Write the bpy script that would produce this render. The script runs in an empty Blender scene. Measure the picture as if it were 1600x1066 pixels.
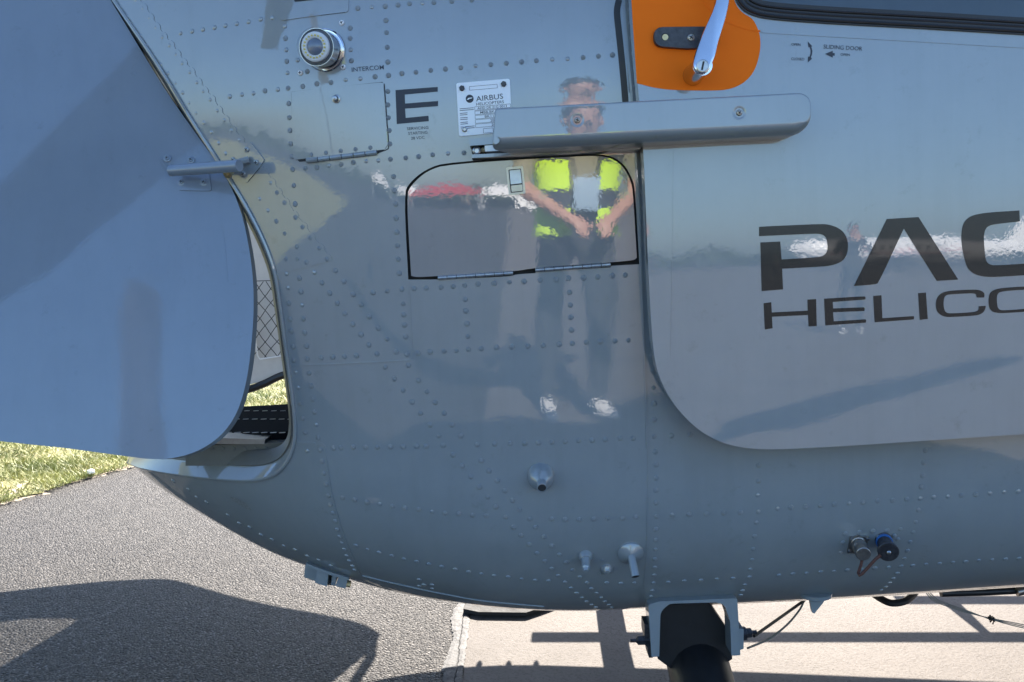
import bpy, bmesh, math, random
import numpy as np
from mathutils import Vector, Matrix
from mathutils.geometry import delaunay_2d_cdt
random.seed(4); rng = np.random.default_rng(4)
PI = math.pi
sc = bpy.context.scene; COL = sc.collection

# ------------------------------------------------------------------ camera, sky, sun, exposure
F = 1400.0; U0 = 800.0; V0 = 533.0; VH = 410.0; CAMH = 1.10
PITCH = math.atan((V0 - VH) / F)
cam = bpy.data.cameras.new('camera'); camo = bpy.data.objects.new('camera', cam); COL.objects.link(camo)
camo.location = (0, 0, CAMH); camo.rotation_euler = (PI / 2 - PITCH, 0, 0)
cam.sensor_width = 36; cam.lens = F / 1600 * 36; cam.clip_start = 0.05; cam.clip_end = 6000
sc.camera = camo
SUN_EL = math.radians(36); SUN_AZ = math.radians(7)          # azimuth from +Y towards +X
w = bpy.data.worlds.new('World'); sc.world = w; w.use_nodes = True
nt = w.node_tree; sky = nt.nodes.new('ShaderNodeTexSky'); sky.sky_type = 'NISHITA'; sky.sun_disc = False
sky.sun_elevation = SUN_EL; sky.sun_rotation = SUN_AZ; sky.air_density = 1.0; sky.dust_density = 1.4; sky.ozone_density = 6.0
bg = nt.nodes['Background']; bg.inputs[1].default_value = 0.085; nt.links.new(sky.outputs[0], bg.inputs[0])
sl = bpy.data.lights.new('sun', 'SUN'); sl.energy = 5.0; sl.angle = math.radians(0.5); sl.color = (1.0, 0.92, 0.82)
so = bpy.data.objects.new('sun', sl); COL.objects.link(so)
SD = Vector((math.cos(SUN_EL) * math.sin(SUN_AZ), math.cos(SUN_EL) * math.cos(SUN_AZ), math.sin(SUN_EL)))
so.rotation_euler = SD.to_track_quat('Z', 'Y').to_euler()
sc.view_settings.view_transform = 'Standard'; sc.view_settings.look = 'None'; sc.view_settings.gamma = 1.0
sc.view_settings.use_curve_mapping = False; sc.view_settings.exposure = 2.25
sc.render.engine = 'CYCLES'; sc.cycles.max_bounces = 8

# ------------------------------------------------------------------ where the helicopter stands: nose up 3.2 degrees
CAM = np.array([0, 0, CAMH]); FWD = np.array([0, math.cos(PITCH), -math.sin(PITCH)])
UPV = np.array([0, math.sin(PITCH), math.cos(PITCH)]); RGT = np.array([1., 0, 0])
NOSE = math.radians(3.2); ORG = np.array([0, 2.30, 0.0]); cR, sR = math.cos(NOSE), math.sin(NOSE)
RM = np.array([[cR, 0, -sR], [0, 1, 0], [sR, 0, cR]])
def l2w(p): return np.asarray(p, float) @ RM.T + ORG
def w2l(p): return (np.asarray(p, float) - ORG) @ RM
def proj(pw):
    d = np.asarray(pw) - CAM; z = d @ FWD
    return np.stack([U0 + F * (d @ RGT) / z, V0 - F * (d @ UPV) / z], -1)
def ray(u, v): return FWD + (u - U0) / F * RGT + (V0 - v) / F * UPV
def at_y(u, v, y):                    # point of the sight line in the plane y = const of the helicopter
    o = w2l(CAM); d = ray(u, v) @ RM; s = (y - o[1]) / d[1]; return o + s * d
def on_ground(u, v, z=0.0):
    d = ray(u, v); s = (z - CAMH) / d[2]; return CAM + s * d

# ------------------------------------------------------------------ materials
def new_mat(name):
    m = bpy.data.materials.new(name); m.use_nodes = True
    return m, m.node_tree, m.node_tree.nodes['Principled BSDF']
def nn(t, kind, **kw):
    n = t.nodes.new(kind)
    for k, v in kw.items(): setattr(n, k, v)
    return n
def bump(t, b, h, dist, strength=1.0, prev=None):
    n = nn(t, 'ShaderNodeBump'); n.inputs['Distance'].default_value = dist; n.inputs['Strength'].default_value = strength
    t.links.new(h, n.inputs['Height'])
    if prev: t.links.new(prev.outputs[0], n.inputs['Normal'])
    return n
def noise(t, co, scale, detail=2, rough=.5, vec_scale=None):
    n = nn(t, 'ShaderNodeTexNoise'); n.inputs['Scale'].default_value = scale; n.inputs['Detail'].default_value = detail
    n.inputs['Roughness'].default_value = rough
    if vec_scale:
        mp = nn(t, 'ShaderNodeMapping'); mp.inputs['Scale'].default_value = vec_scale; t.links.new(co, mp.inputs[0]); co = mp.outputs[0]
    t.links.new(co, n.inputs['Vector']); return n
def ramp(t, f, stops):
    r = nn(t, 'ShaderNodeValToRGB'); e = r.color_ramp.elements
    while len(e) < len(stops): e.new(.5)
    for i, (p, c) in enumerate(stops): e[i].position = p; e[i].color = (*c, 1)
    t.links.new(f, r.inputs[0]); return r
def simple(name, col, rough=.5, metal=0.0, coat=0.0, spec=.5, var=0.0, vscale=20, bd=0.0, bscale=200, coat_rough=.03, alpha=1.0):
    m, t, b = new_mat(name)
    b.inputs['Base Color'].default_value = (*col, 1); b.inputs['Roughness'].default_value = rough
    b.inputs['Metallic'].default_value = metal; b.inputs['Coat Weight'].default_value = coat
    b.inputs['Coat Roughness'].default_value = coat_rough; b.inputs['Specular IOR Level'].default_value = spec
    b.inputs['Alpha'].default_value = alpha
    co = nn(t, 'ShaderNodeTexCoord').outputs['Object']
    if var:
        n = noise(t, co, vscale, 4, .6)
        r = ramp(t, n.outputs[0], [(.25, tuple(c * (1 - var) for c in col)), (.75, tuple(min(1, c * (1 + var)) for c in col))])
        t.links.new(r.outputs[0], b.inputs['Base Color'])
        rr = nn(t, 'ShaderNodeMapRange'); rr.inputs[3].default_value = rough * (1 - .3 * min(1, var * 2)); rr.inputs[4].default_value = min(1, rough * (1 + .3 * min(1, var * 2)))
        t.links.new(n.outputs[0], rr.inputs[0]); t.links.new(rr.outputs[0], b.inputs['Roughness'])
    if bd:
        n2 = noise(t, co, bscale, 3, .6); bp = bump(t, b, n2.outputs[0], bd); t.links.new(bp.outputs[0], b.inputs['Normal'])
    return m
def paint(name, col, wave=.0017, peel=.00003, coat_ior=1.80, rough=.32, dirt=.0):
    """glossy aircraft paint: clear coat with orange peel and slight oil-canning of the sheet"""
    m, t, b = new_mat(name); co = nn(t, 'ShaderNodeTexCoord').outputs['Object']
    b.inputs['Roughness'].default_value = rough; b.inputs['Coat Weight'].default_value = 1; b.inputs['Coat IOR'].default_value = coat_ior
    b.inputs['Coat Roughness'].default_value = .015; b.inputs['Specular IOR Level'].default_value = .3
    n0 = noise(t, co, 7, 5, .65)
    r = ramp(t, n0.outputs[0], [(.3, tuple(c * .95 for c in col)), (.7, tuple(c * 1.05 for c in col))])
    nG = noise(t, co, 1, 5, .65, (34, 34, 2.2)); rG = ramp(t, nG.outputs[0], [(.30, (.90, .90, .89)), (.52, (1, 1, 1)), (.8, (1.03, 1.03, 1.03))])
    nH = noise(t, co, 24, 6, .75); rH = ramp(t, nH.outputs[0], [(.27, (.80, .79, .77)), (.40, (1, 1, 1))])
    mG = nn(t, 'ShaderNodeMix'); mG.data_type = 'RGBA'; mG.blend_type = 'MULTIPLY'; mG.inputs[0].default_value = .38; t.links.new(r.outputs[0], mG.inputs[6]); t.links.new(rG.outputs[0], mG.inputs[7])
    mH = nn(t, 'ShaderNodeMix'); mH.data_type = 'RGBA'; mH.blend_type = 'MULTIPLY'; mH.inputs[0].default_value = .7; t.links.new(mG.outputs[2], mH.inputs[6]); t.links.new(rH.outputs[0], mH.inputs[7])
    t.links.new(mH.outputs[2], b.inputs['Base Color'])
    n1 = noise(t, co, 5.5, 1, .4); n2 = noise(t, co, 160, 2, .5)
    b1 = bump(t, b, n1.outputs[0], wave); b2 = bump(t, b, n2.outputs[0], peel, 1, b1)
    t.links.new(b2.outputs[0], b.inputs['Coat Normal']); t.links.new(b1.outputs[0], b.inputs['Normal'])
    n3 = noise(t, co, 30, 6, .7); rr = ramp(t, n3.outputs[0], [(.55, (.012,) * 3), (.8, (.05,) * 3)])
    t.links.new(rr.outputs[0], b.inputs['Coat Roughness'])
    return m
GREY = (.238, .266, .274)
M = {}
M['paint'] = paint('grey_blue_paint', GREY)
M['door'] = paint('grey_blue_door_paint', GREY, wave=.0005, peel=.000025)
M['clam'] = paint('grey_blue_rear_door_paint', (.195, .235, .28), coat_ior=1.56, wave=.0006, peel=.00003)
M['hatch'] = paint('grey_hatch_paint', (.20, .215, .225), wave=.0003, peel=.000025, coat_ior=2.1)
M['edge'] = simple('olive_grey_seal', (.13, .13, .115), .5, var=.12, vscale=30)
M['seam'] = simple('dark_seam', (.02, .022, .025), .7)
M['black'] = simple('black_decal', (.008, .008, .009), .24, coat=.22, spec=.3, var=.2, bd=.00004, bscale=300)
M['navy'] = simple('dark_blue_lettering', (.018, .024, .038), .45)
M['orange'] = simple('fluorescent_orange_decal', (1.0, .185, .010), .55, spec=.08, var=.03)
M['chrome'] = simple('polished_chrome', (.60, .61, .63), .13, 1.0, var=.05, bd=.00008, bscale=40)
M['steel'] = simple('brushed_steel', (.36, .37, .38), .3, 1.0, var=.1, vscale=80)
M['brass'] = simple('yellow_cadmium_metal', (.55, .45, .25), .4, .8, var=.2, vscale=120)
M['nickel'] = simple('dull_nickel', (.32, .29, .26), .35, .9, var=.2, vscale=150)
M['gun'] = simple('worn_black_anodised_metal', (.05, .05, .055), .38, .5, var=.5, vscale=140, bd=.0001)
M['rubber'] = simple('black_rubber', (.012, .012, .013), .42, var=.2, vscale=60, bd=.0001)
M['tube'] = simple('matt_black_tube_paint', (.010, .010, .011), .45, var=.3, vscale=60, bd=.0001)
M['plate'] = simple('white_enamel_plate', (.80, .82, .84), .3, coat=.6, var=.03)
M['liner'] = simple('off_white_cabin_liner', (.62, .61, .60), .6, var=.05, vscale=30, bd=.0003, bscale=90)
M['floorm'] = simple('black_floor_sheet', (.010, .011, .014), .9, spec=.1)
M['cord'] = simple('black_net_cord', (.012, .012, .012), .8)
M['hinge'] = simple('worn_grey_hinge', (.30, .31, .32), .35, .6, var=.3, vscale=180)
M['blue'] = simple('blue_ring', (.03, .13, .36), .4)
M['brown'] = simple('brown_strap', (.10, .035, .022), .6)
M['scuff'] = simple('pale_scuff', (.19, .20, .20), .6, var=.4, vscale=300)
M['led'] = simple('yellow_led_die', (.75, .62, .12), .4)
M['cupgrey'] = simple('grey_lamp_reflector', (.13, .15, .18), .4)
M['ledwhite'] = simple('white_led_board', (.8, .82, .83), .5)
M['lensblue'] = simple('blue_grey_lens', (.10, .14, .22), .15, coat=1)
M['dome'] = simple('clear_dome_glass', (.25, .28, .30), .04, coat=.6, alpha=.14)
M['dark_mech'] = simple('dark_mechanism', (.02, .019, .018), .5, .3, var=.4, vscale=60)  # near-black for the rail channel and one plate
M['cable'] = simple('grey_sheathed_cable', (.20, .19, .16), .5, var=.2, vscale=60)
M['underskin'] = simple('bounce_lit_belly_seam', (.42, .40, .34), .6, var=.15, vscale=60)  # beige has the ground's bounce light mixed into the flange colour
M['shadow_dark'] = simple('painted_shadow_patch', (.020, .018, .016), .9, var=.4, vscale=25, bd=.002, bscale=120)  # near-black colour painted for a shadow on the ground
m, t, b = new_mat('tinted_window'); M['glass'] = m
b.inputs['Base Color'].default_value = (.25, .28, .30, 1); b.inputs['Roughness'].default_value = .02
b.inputs['Transmission Weight'].default_value = 1.0; b.inputs['IOR'].default_value = 1.5
M['tint'] = simple('tinted_far_window', (.05, .05, .055), .05, alpha=.62)
M['white'] = simple('white_gloss', (.8, .8, .8), .3, coat=.5, var=.03)
M['badge'] = simple('pale_blue_card', (.30, .42, .55), .3)
M['red'] = simple('red_cloth', (.34, .03, .035), .7, var=.1)

# ------------------------------------------------------------------ mesh helpers
def mesh_obj(name, V, Fc, mat, parent=None, smooth=True, normals=None):
    me = bpy.data.meshes.new(name); me.from_pydata([tuple(map(float, v)) for v in V], [], [tuple(map(int, f)) for f in Fc])
    if isinstance(mat, (list, tuple)):
        for x in mat: me.materials.append(M[x])
    elif mat: me.materials.append(M[mat])
    if smooth: me.polygons.foreach_set('use_smooth', [True] * len(me.polygons))
    me.update()
    if normals is not None: me.normals_split_custom_set([tuple(map(float, n)) for n in normals])
    o = bpy.data.objects.new(name, me); COL.objects.link(o)
    if parent: o.parent = parent
    return o
def tag(o, label=None, cat=None, group=None, kind=None):
    if label: o['label'] = label
    if cat: o['category'] = cat
    if group: o['group'] = group
    if kind: o['kind'] = kind
    return o
class MB:
    """collects simple solids into ONE mesh"""
    def __init__(s): s.V = []; s.F = []
    def add(s, V, Fc):
        k = len(s.V); s.V += [tuple(map(float, v)) for v in V]; s.F += [tuple(i + k for i in f) for f in Fc]; return s
    def box(s, c, size, rot=None, bev=.0):
        x, y, z = [q / 2 for q in size]; b = min(bev, x * .9, y * .9, z * .9)
        P = []
        if b <= 0:
            for sx in (-1, 1):
                for sy in (-1, 1):
                    for sz in (-1, 1): P.append((sx * x, sy * y, sz * z))
            Fc = [(0, 1, 3, 2), (4, 6, 7, 5), (0, 4, 5, 1), (2, 3, 7, 6), (0, 2, 6, 4), (1, 5, 7, 3)]
        else:
            bm = bmesh.new(); bmesh.ops.create_cube(bm, size=1)
            for v in bm.verts: v.co = Vector((v.co.x * 2 * x, v.co.y * 2 * y, v.co.z * 2 * z))
            bmesh.ops.bevel(bm, geom=bm.edges[:], offset=b, segments=2, affect='EDGES', profile=.5)
            bm.verts.ensure_lookup_table(); bm.verts.index_update()
            P = [tuple(v.co) for v in bm.verts]; Fc = [tuple(v.index for v in f.verts) for f in bm.faces]; bm.free()
        if rot is not None: P = [tuple(rot @ Vector(p)) for p in P]
        return s.add([(p[0] + c[0], p[1] + c[1], p[2] + c[2]) for p in P], Fc)
    def tube(s, pts, r, n=8, cap=True):
        pts = [Vector(p) for p in pts]; rs = r if isinstance(r, (list, tuple)) else [r] * len(pts)
        V = []; Fc = []; ref = None
        for i, p in enumerate(pts):
            d = (pts[min(i + 1, len(pts) - 1)] - pts[max(i - 1, 0)]).normalized()
            if ref is None: ref = d.orthogonal().normalized()
            ref = (ref - d * ref.dot(d)).normalized(); q = d.cross(ref)
            for k in range(n):
                a = 2 * PI * k / n; V.append(p + (ref * math.cos(a) + q * math.sin(a)) * rs[i])
        for i in range(len(pts) - 1):
            for k in range(n):
                a = i * n + k; c = i * n + (k + 1) % n; Fc.append((a, c, c + n, a + n))
        if cap: Fc.append(tuple(range(n))[::-1]); Fc.append(tuple((len(pts) - 1) * n + k for k in range(n)))
        return s.add(V, Fc)
    def lathe(s, base, axis, prof, n=20):
        base = Vector(base); ax = Vector(axis).normalized(); e1 = ax.orthogonal().normalized(); e2 = ax.cross(e1)
        V = []; Fc = []
        for (r, h) in prof:
            for k in range(n):
                a = 2 * PI * k / n; V.append(base + ax * h + (e1 * math.cos(a) + e2 * math.sin(a)) * r)
        for i in range(len(prof) - 1):
            for k in range(n):
                a = i * n + k; c = i * n + (k + 1) % n; Fc.append((a, c, c + n, a + n))
        if prof[0][0] > 1e-6: Fc.append(tuple(range(n))[::-1])
        if prof[-1][0] > 1e-6: Fc.append(tuple((len(prof) - 1) * n + k for k in range(n)))
        return s.add(V, Fc)
    def prism(s, front, depth):
        """extrude a 3D outline by the vector depth"""
        n = len(front); V = [Vector(p) for p in front]; V += [p + Vector(depth) for p in V[:n]]
        Fc = [tuple(range(n)), tuple(range(2 * n - 1, n - 1, -1))] + [(i, i + n, (i + 1) % n + n, (i + 1) % n) for i in range(n)]
        return s.add(V, Fc)
    def build(s, name, mat, parent=None, smooth=True, angle=35):
        o = mesh_obj(name, s.V, s.F, mat, parent, smooth)
        bm = bmesh.new(); bm.from_mesh(o.data); bmesh.ops.recalc_face_normals(bm, faces=bm.faces[:])
        lim = math.radians(angle)
        for e in bm.edges:
            if len(e.link_faces) == 2 and e.calc_face_angle(0) > lim: e.smooth = False
        bm.to_mesh(o.data); bm.free(); return o
def empty(name, loc=(0, 0, 0)):
    o = bpy.data.objects.new(name, None); o.empty_display_size = .2; o.location = loc; COL.objects.link(o); return o

# ------------------------------------------------------------------ curved skins as surfaces P(x, t)
XK = np.array([-1.2, -.9, -.75, -.6, -.45, -.3, -.15, 0, .15, .3, .6, 1., 2.5])
ZK = np.array([.95, .722, .62, .549, .49, .459, .429, .401, .386, .384, .382, .386, .40])
MK = np.gradient(ZK, XK)
def belly_z(x):
    x = np.clip(x, XK[0], XK[-1]); i = np.clip(np.searchsorted(XK, x) - 1, 0, len(XK) - 2); h = XK[i + 1] - XK[i]; s = (x - XK[i]) / h
    return ZK[i] * (2 * s**3 - 3 * s**2 + 1) + h * MK[i] * (s**3 - 2 * s**2 + s) + ZK[i + 1] * (-2 * s**3 + 3 * s**2) + h * MK[i + 1] * (s**3 - s**2)
def sst(x, a, b):
    s = np.clip((x - a) / (b - a), 0, 1); return s * s * (3 - 2 * s)
ZTOP = 1.9; LC = .56
def P_fus(x, t):
    x = np.asarray(x, float); t = np.asarray(t, float)
    r = .55 * np.maximum(0, -.12 - x)**2 + .25 * np.maximum(0, x - 1.7)**2
    al = np.tan(np.radians(2 + 2.2 * sst(-x, .1, .5)))
    hb = .34 + .06 * sst(-x, .1, .6); c = .42 + .08 * sst(-x, .1, .6)
    z1 = belly_z(x) + hb; t1 = ZTOP - z1
    ts = np.minimum(t, t1); z = ZTOP - ts
    y = -.85 + r + al * (1.5 - z) + .35 * np.maximum(0, z - 1.35)**2 * (z > 1.35)
    th = np.clip((t - t1) / LC, 0, 1) * PI / 2; e = 2 / 2.3
    y = y + c * (1 - np.cos(th)**e); z = z - hb * np.sin(th)**e
    y = np.minimum(y + np.maximum(0, t - t1 - LC), 0.0)
    return np.stack([x + 0 * y, y, z], -1)
def t_centre(x):
    lo = ZTOP - belly_z(np.array(x)) - .34 + LC; return float(lo + .6)
class Surf:
    def __init__(s, P, xr, tr, step=.02):
        s.P = P; gx, gt = np.meshgrid(np.arange(xr[0], xr[1], step), np.arange(tr[0], tr[1], step))
        s.gx = gx.ravel(); s.gt = gt.ravel(); s.gp = proj(l2w(P(s.gx, s.gt)))
        n = s.N(s.gx, s.gt); v = w2l(CAM) - P(s.gx, s.gt); s.vis = (n * v).sum(-1) > 0
        s.gp[~s.vis] += 1e5
    def N(s, x, t):
        h = 1e-4; x = np.asarray(x, float); t = np.asarray(t, float)
        n = np.cross(s.P(x + h, t) - s.P(x - h, t), s.P(x, t + h) - s.P(x, t - h)); n /= np.linalg.norm(n, axis=-1, keepdims=True) + 1e-12
        return -n
    def inv(s, u, v):
        q = np.array([u, v], float); k = np.argmin(((s.gp - q)**2).sum(-1)); a = np.array([s.gx[k], s.gt[k]]); b0 = a.copy(); best = 1e9
        for _ in range(14):
            p = proj(l2w(s.P(a[0], a[1]))); r = q - p; e = float(r @ r)
            if e < best: best = e; b0 = a.copy()
            if e < 1e-8: break
            h = 1e-4
            J = np.stack([(proj(l2w(s.P(a[0] + h, a[1]))) - p) / h, (proj(l2w(s.P(a[0], a[1] + h))) - p) / h], 1)
            try: d = np.linalg.solve(J, r)
            except Exception: break
            L = np.abs(d).max(); a = a + d * min(1, .05 / max(L, 1e-9))
        return b0
    def pts(s, px): return np.array([s.inv(u, v) for u, v in px])
    def at(s, u, v, off=0.0):
        a = s.inv(u, v); return s.P(a[0], a[1]) + off * s.N(a[0], a[1])
    def nrm(s, u, v):
        a = s.inv(u, v); return s.N(a[0], a[1])
def in_poly(p, poly):
    x, y = p[:, 0], p[:, 1]; c = np.zeros(len(p), bool); n = len(poly); j = n - 1
    for i in range(n):
        xi, yi = poly[i]; xj, yj = poly[j]
        if yi != yj: c ^= ((yi > y) != (yj > y)) & (x < (xj - xi) * (y - yi) / (yj - yi) + xi)
        j = i
    return c
def dens(poly, g):
    out = []
    for i in range(len(poly)):
        a = np.array(poly[i], float); b = np.array(poly[(i + 1) % len(poly)], float); k = max(1, int(math.ceil(np.linalg.norm(b - a) / g)))
        for j in range(k): out.append(a + (b - a) * j / k)
    return np.array(out)
def patch_data(surf, poly, off, th, holes=(), g=.02):
    loops = [dens(poly, g)] + [dens(h, g) for h in holes]
    lo = loops[0].min(0); hi = loops[0].max(0)
    gx, gy = np.meshgrid(np.arange(lo[0] + g / 2, hi[0], g), np.arange(lo[1] + g / 2, hi[1], g)); gp = np.stack([gx.ravel(), gy.ravel()], -1)
    if len(gp):
        ok = in_poly(gp, loops[0])
        for h in loops[1:]: ok &= ~in_poly(gp, h)
        gp = gp[ok]
        allb = np.concatenate(loops)
        if len(gp):
            d = np.full(len(gp), 1e9)
            for q in allb: d = np.minimum(d, ((gp - q)**2).sum(-1))
            gp = gp[d > (.35 * g)**2]
    vs = []; es = []
    for L in loops:
        k = len(vs); vs += [Vector(p) for p in L]; es += [(k + i, k + (i + 1) % len(L)) for i in range(len(L))]
    nb = len(vs); vs += [Vector(p) for p in gp]
    r = delaunay_2d_cdt(vs, es, [], 0, 1e-7)
    V2 = np.array([tuple(v) for v in r[0]]); tri = np.array([f for f in r[2] if len(f) == 3])
    cen = V2[tri].mean(1); ok = in_poly(cen, loops[0])
    for h in loops[1:]: ok &= ~in_poly(cen, h)
    tri = tri[ok]
    P3 = surf.P(V2[:, 0], V2[:, 1]); N3 = surf.N(V2[:, 0], V2[:, 1]); top = P3 + off * N3
    # orient
    a, b, c = top[tri[0][0]], top[tri[0][1]], top[tri[0][2]]
    fn = np.cross(top[tri[:, 1]] - top[tri[:, 0]], top[tri[:, 2]] - top[tri[:, 0]]); fl = (fn * N3[tri[:, 0]]).sum(-1) < 0
    tri[fl] = tri[fl][:, ::-1]
    V = list(top); Fc = [tuple(f) for f in tri]; LN = [tuple(N3[i]) for f in tri for i in f]
    if th > 0:
        cnt = {}
        for f in tri:
            for i in range(3):
                e = (f[i], f[(i + 1) % 3]); cnt[(min(e), max(e))] = cnt.get((min(e), max(e)), 0) + 1
        low = {}
        for f in tri:
            for i in range(3):
                e = (f[i], f[(i + 1) % 3])
                if cnt[(min(e), max(e))] == 1:
                    for q in e:
                        if q not in low: low[q] = len(V); V.append(P3[q] + (off - th) * N3[q])
                    qd = (e[1], e[0], low[e[0]], low[e[1]]); n = np.cross(np.array(V[qd[1]]) - V[qd[0]], np.array(V[qd[3]]) - V[qd[0]]); n = n / (np.linalg.norm(n) + 1e-12)
                    Fc.append(qd); LN += [tuple(n)] * 4
    return V, Fc, LN
def patch(name, surf, poly, off, th, mat, parent, holes=(), g=.02, mirror=False):
    V, Fc, LN = patch_data(surf, poly, off, th, holes, g)
    if mirror:
        V = [(v[0], -v[1], v[2]) for v in V]; Fc = [f[::-1] for f in Fc]
        L2 = []; k = 0
        for f in Fc:
            L2 += [(n[0], -n[1], n[2]) for n in LN[k:k + len(f)][::-1]]; k += len(f)
        LN = L2
    return mesh_obj(name, V, Fc, mat, parent, True, LN)
def smooth_poly(P, it=2, lim=52):
    P = [np.array(p, float) for p in P]
    for _ in range(it):
        out = []; n = len(P)
        for i in range(n):
            a, b, c = P[i - 1], P[i], P[(i + 1) % n]; d1 = b - a; d2 = c - b
            cs = d1 @ d2 / (np.linalg.norm(d1) * np.linalg.norm(d2) + 1e-9)
            if math.degrees(math.acos(max(-1, min(1, cs)))) < lim and math.degrees(math.acos(max(-1, min(1, cs)))) > 2:
                out += [b - d1 * .25, b + d2 * .25]
            else: out.append(b)
        P = out
    return np.array(P)
def fillet(P, r, n=6):
    P = [np.array(p, float) for p in P]; rs = r if isinstance(r, (list, tuple)) else [r] * len(P); out = []
    for i in range(len(P)):
        a, b, c = P[i - 1], P[i], P[(i + 1) % len(P)]; d1 = (a - b); d2 = (c - b); l1 = np.linalg.norm(d1); l2 = np.linalg.norm(d2); d1 /= l1; d2 /= l2
        if rs[i] <= 0: out.append(b); continue
        ang = math.acos(max(-1, min(1, d1 @ d2))); d = min(rs[i] / max(math.tan(ang / 2), .05), l1 * .48, l2 * .48)
        p0 = b + d1 * d; p1 = b + d2 * d
        for k in range(n + 1):
            s = k / n; out.append((1 - s)**2 * p0 + 2 * s * (1 - s) * b + s * s * p1)
    return np.array(out)
def strip_poly(path, w):
    p = np.array(path, float); d = np.gradient(p, axis=0); d /= np.linalg.norm(d, axis=1, keepdims=True) + 1e-12; n = np.stack([-d[:, 1], d[:, 0]], 1)
    return np.concatenate([p + n * w / 2, (p - n * w / 2)[::-1]])
def catmull(P, k=6):
    P = [np.array(p, float) for p in P]; Q = [2 * P[0] - P[1]] + P + [2 * P[-1] - P[-2]]; out = []
    for i in range(1, len(Q) - 2):
        for j in range(k):
            s = j / k; a, b, c, d = Q[i - 1], Q[i], Q[i + 1], Q[i + 2]
            out.append(.5 * (2 * b + (c - a) * s + (2 * a - 5 * b + 4 * c - d) * s * s + (3 * b - a - 3 * c + d) * s**3))
    out.append(P[-1]); return np.array(out)
def strip(name, surf, px, w, off, th, mat, parent, curve=True):
    path = surf.pts(catmull(px) if curve else px); return patch(name, surf, strip_poly(path, w), off, th, mat, parent, g=.02)
def text_on(name, surf, body, p0, p1, hpx, mat, parent, off=.0006, align='LEFT', spacing=1.0, squeeze=None):
    """flat print: the built-in typeface laid on a skin between two points"""
    cu = bpy.data.curves.new('lettering', 'FONT'); cu.body = body; cu.size = 1; cu.space_character = spacing; cu.resolution_u = 3; cu.offset = .002
    ob = bpy.data.objects.new('lettering', cu); COL.objects.link(ob)
    dg = bpy.context.evaluated_depsgraph_get(); dg.update(); me = bpy.data.meshes.new_from_object(ob.evaluated_get(dg))
    bpy.data.objects.remove(ob); V = np.array([v.co[:2] for v in me.vertices]); Fc = [tuple(p.vertices) for p in me.polygons]
    bpy.data.meshes.remove(me)
    V[:, 0] -= V[:, 0].min(); wd = V[:, 0].max(); hgt = .729
    p0 = np.array(p0, float); p1 = np.array(p1, float); d = p1 - p0; up = np.array([d[1], -d[0]]) / np.linalg.norm(d)
    Q = p0 + V[:, :1] / wd * d + V[:, 1:] / hgt * hpx * up
    P3 = [surf.at(u, v, off) for u, v in Q]
    return mesh_obj(name, P3, Fc, mat, parent, False)

# ================================================================== THE GROUND
def grid_sheet(name, x0, x1, y0, y1, z, mat):
    return mesh_obj(name, [(x0, y0, z), (x1, y0, z), (x1, y1, z), (x0, y1, z)], [(0, 1, 2, 3)], mat, None, False)
m, t, b = new_mat('worn_asphalt'); M['asphalt'] = m; co = nn(t, 'ShaderNodeTexCoord').outputs['Object']
vo = nn(t, 'ShaderNodeTexVoronoi'); vo.inputs['Scale'].default_value = 150; vo.feature = 'F1'; t.links.new(co, vo.inputs['Vector'])
cr = ramp(t, vo.outputs['Color'], [(0.1, (.026, .0247, .0238)), (.45, (.074, .070, .066)), (.75, (.125, .118, .111)), (.95, (.235, .222, .209))])
n1 = noise(t, co, 1.3, 5, .6); n2 = noise(t, co, 45, 3, .6)
dk = ramp(t, vo.outputs['Distance'], [(.25, (1, 1, 1)), (.62, (.5, .49, .48))])
mx = nn(t, 'ShaderNodeMix'); mx.data_type = 'RGBA'; mx.blend_type = 'MULTIPLY'; mx.inputs[0].default_value = 1
t.links.new(cr.outputs[0], mx.inputs[6]); t.links.new(dk.outputs[0], mx.inputs[7])
n9 = noise(t, co, .5, 8, .72); st = ramp(t, n9.outputs[0], [(.33, (.70, .70, .72)), (.47, (.98, .97, .96)), (.7, (1.14, 1.12, 1.08))]); mx2 = nn(t, 'ShaderNodeMix'); mx2.data_type = 'RGBA'; mx2.blend_type = 'MULTIPLY'; mx2.inputs[0].default_value = 1
t.links.new(mx.outputs[2], mx2.inputs[6]); t.links.new(st.outputs[0], mx2.inputs[7]); t.links.new(mx2.outputs[2], b.inputs['Base Color'])
b.inputs['Roughness'].default_value = .60; b.inputs['Specular IOR Level'].default_value = .09
iv = nn(t, 'ShaderNodeMath', operation='SUBTRACT'); iv.inputs[0].default_value = 1; t.links.new(vo.outputs['Distance'], iv.inputs[1])
b1 = bump(t, b, n2.outputs[0], .003); b2 = bump(t, b, iv.outputs[0], .006, 1, b1); t.links.new(b2.outputs[0], b.inputs['Normal'])

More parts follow.
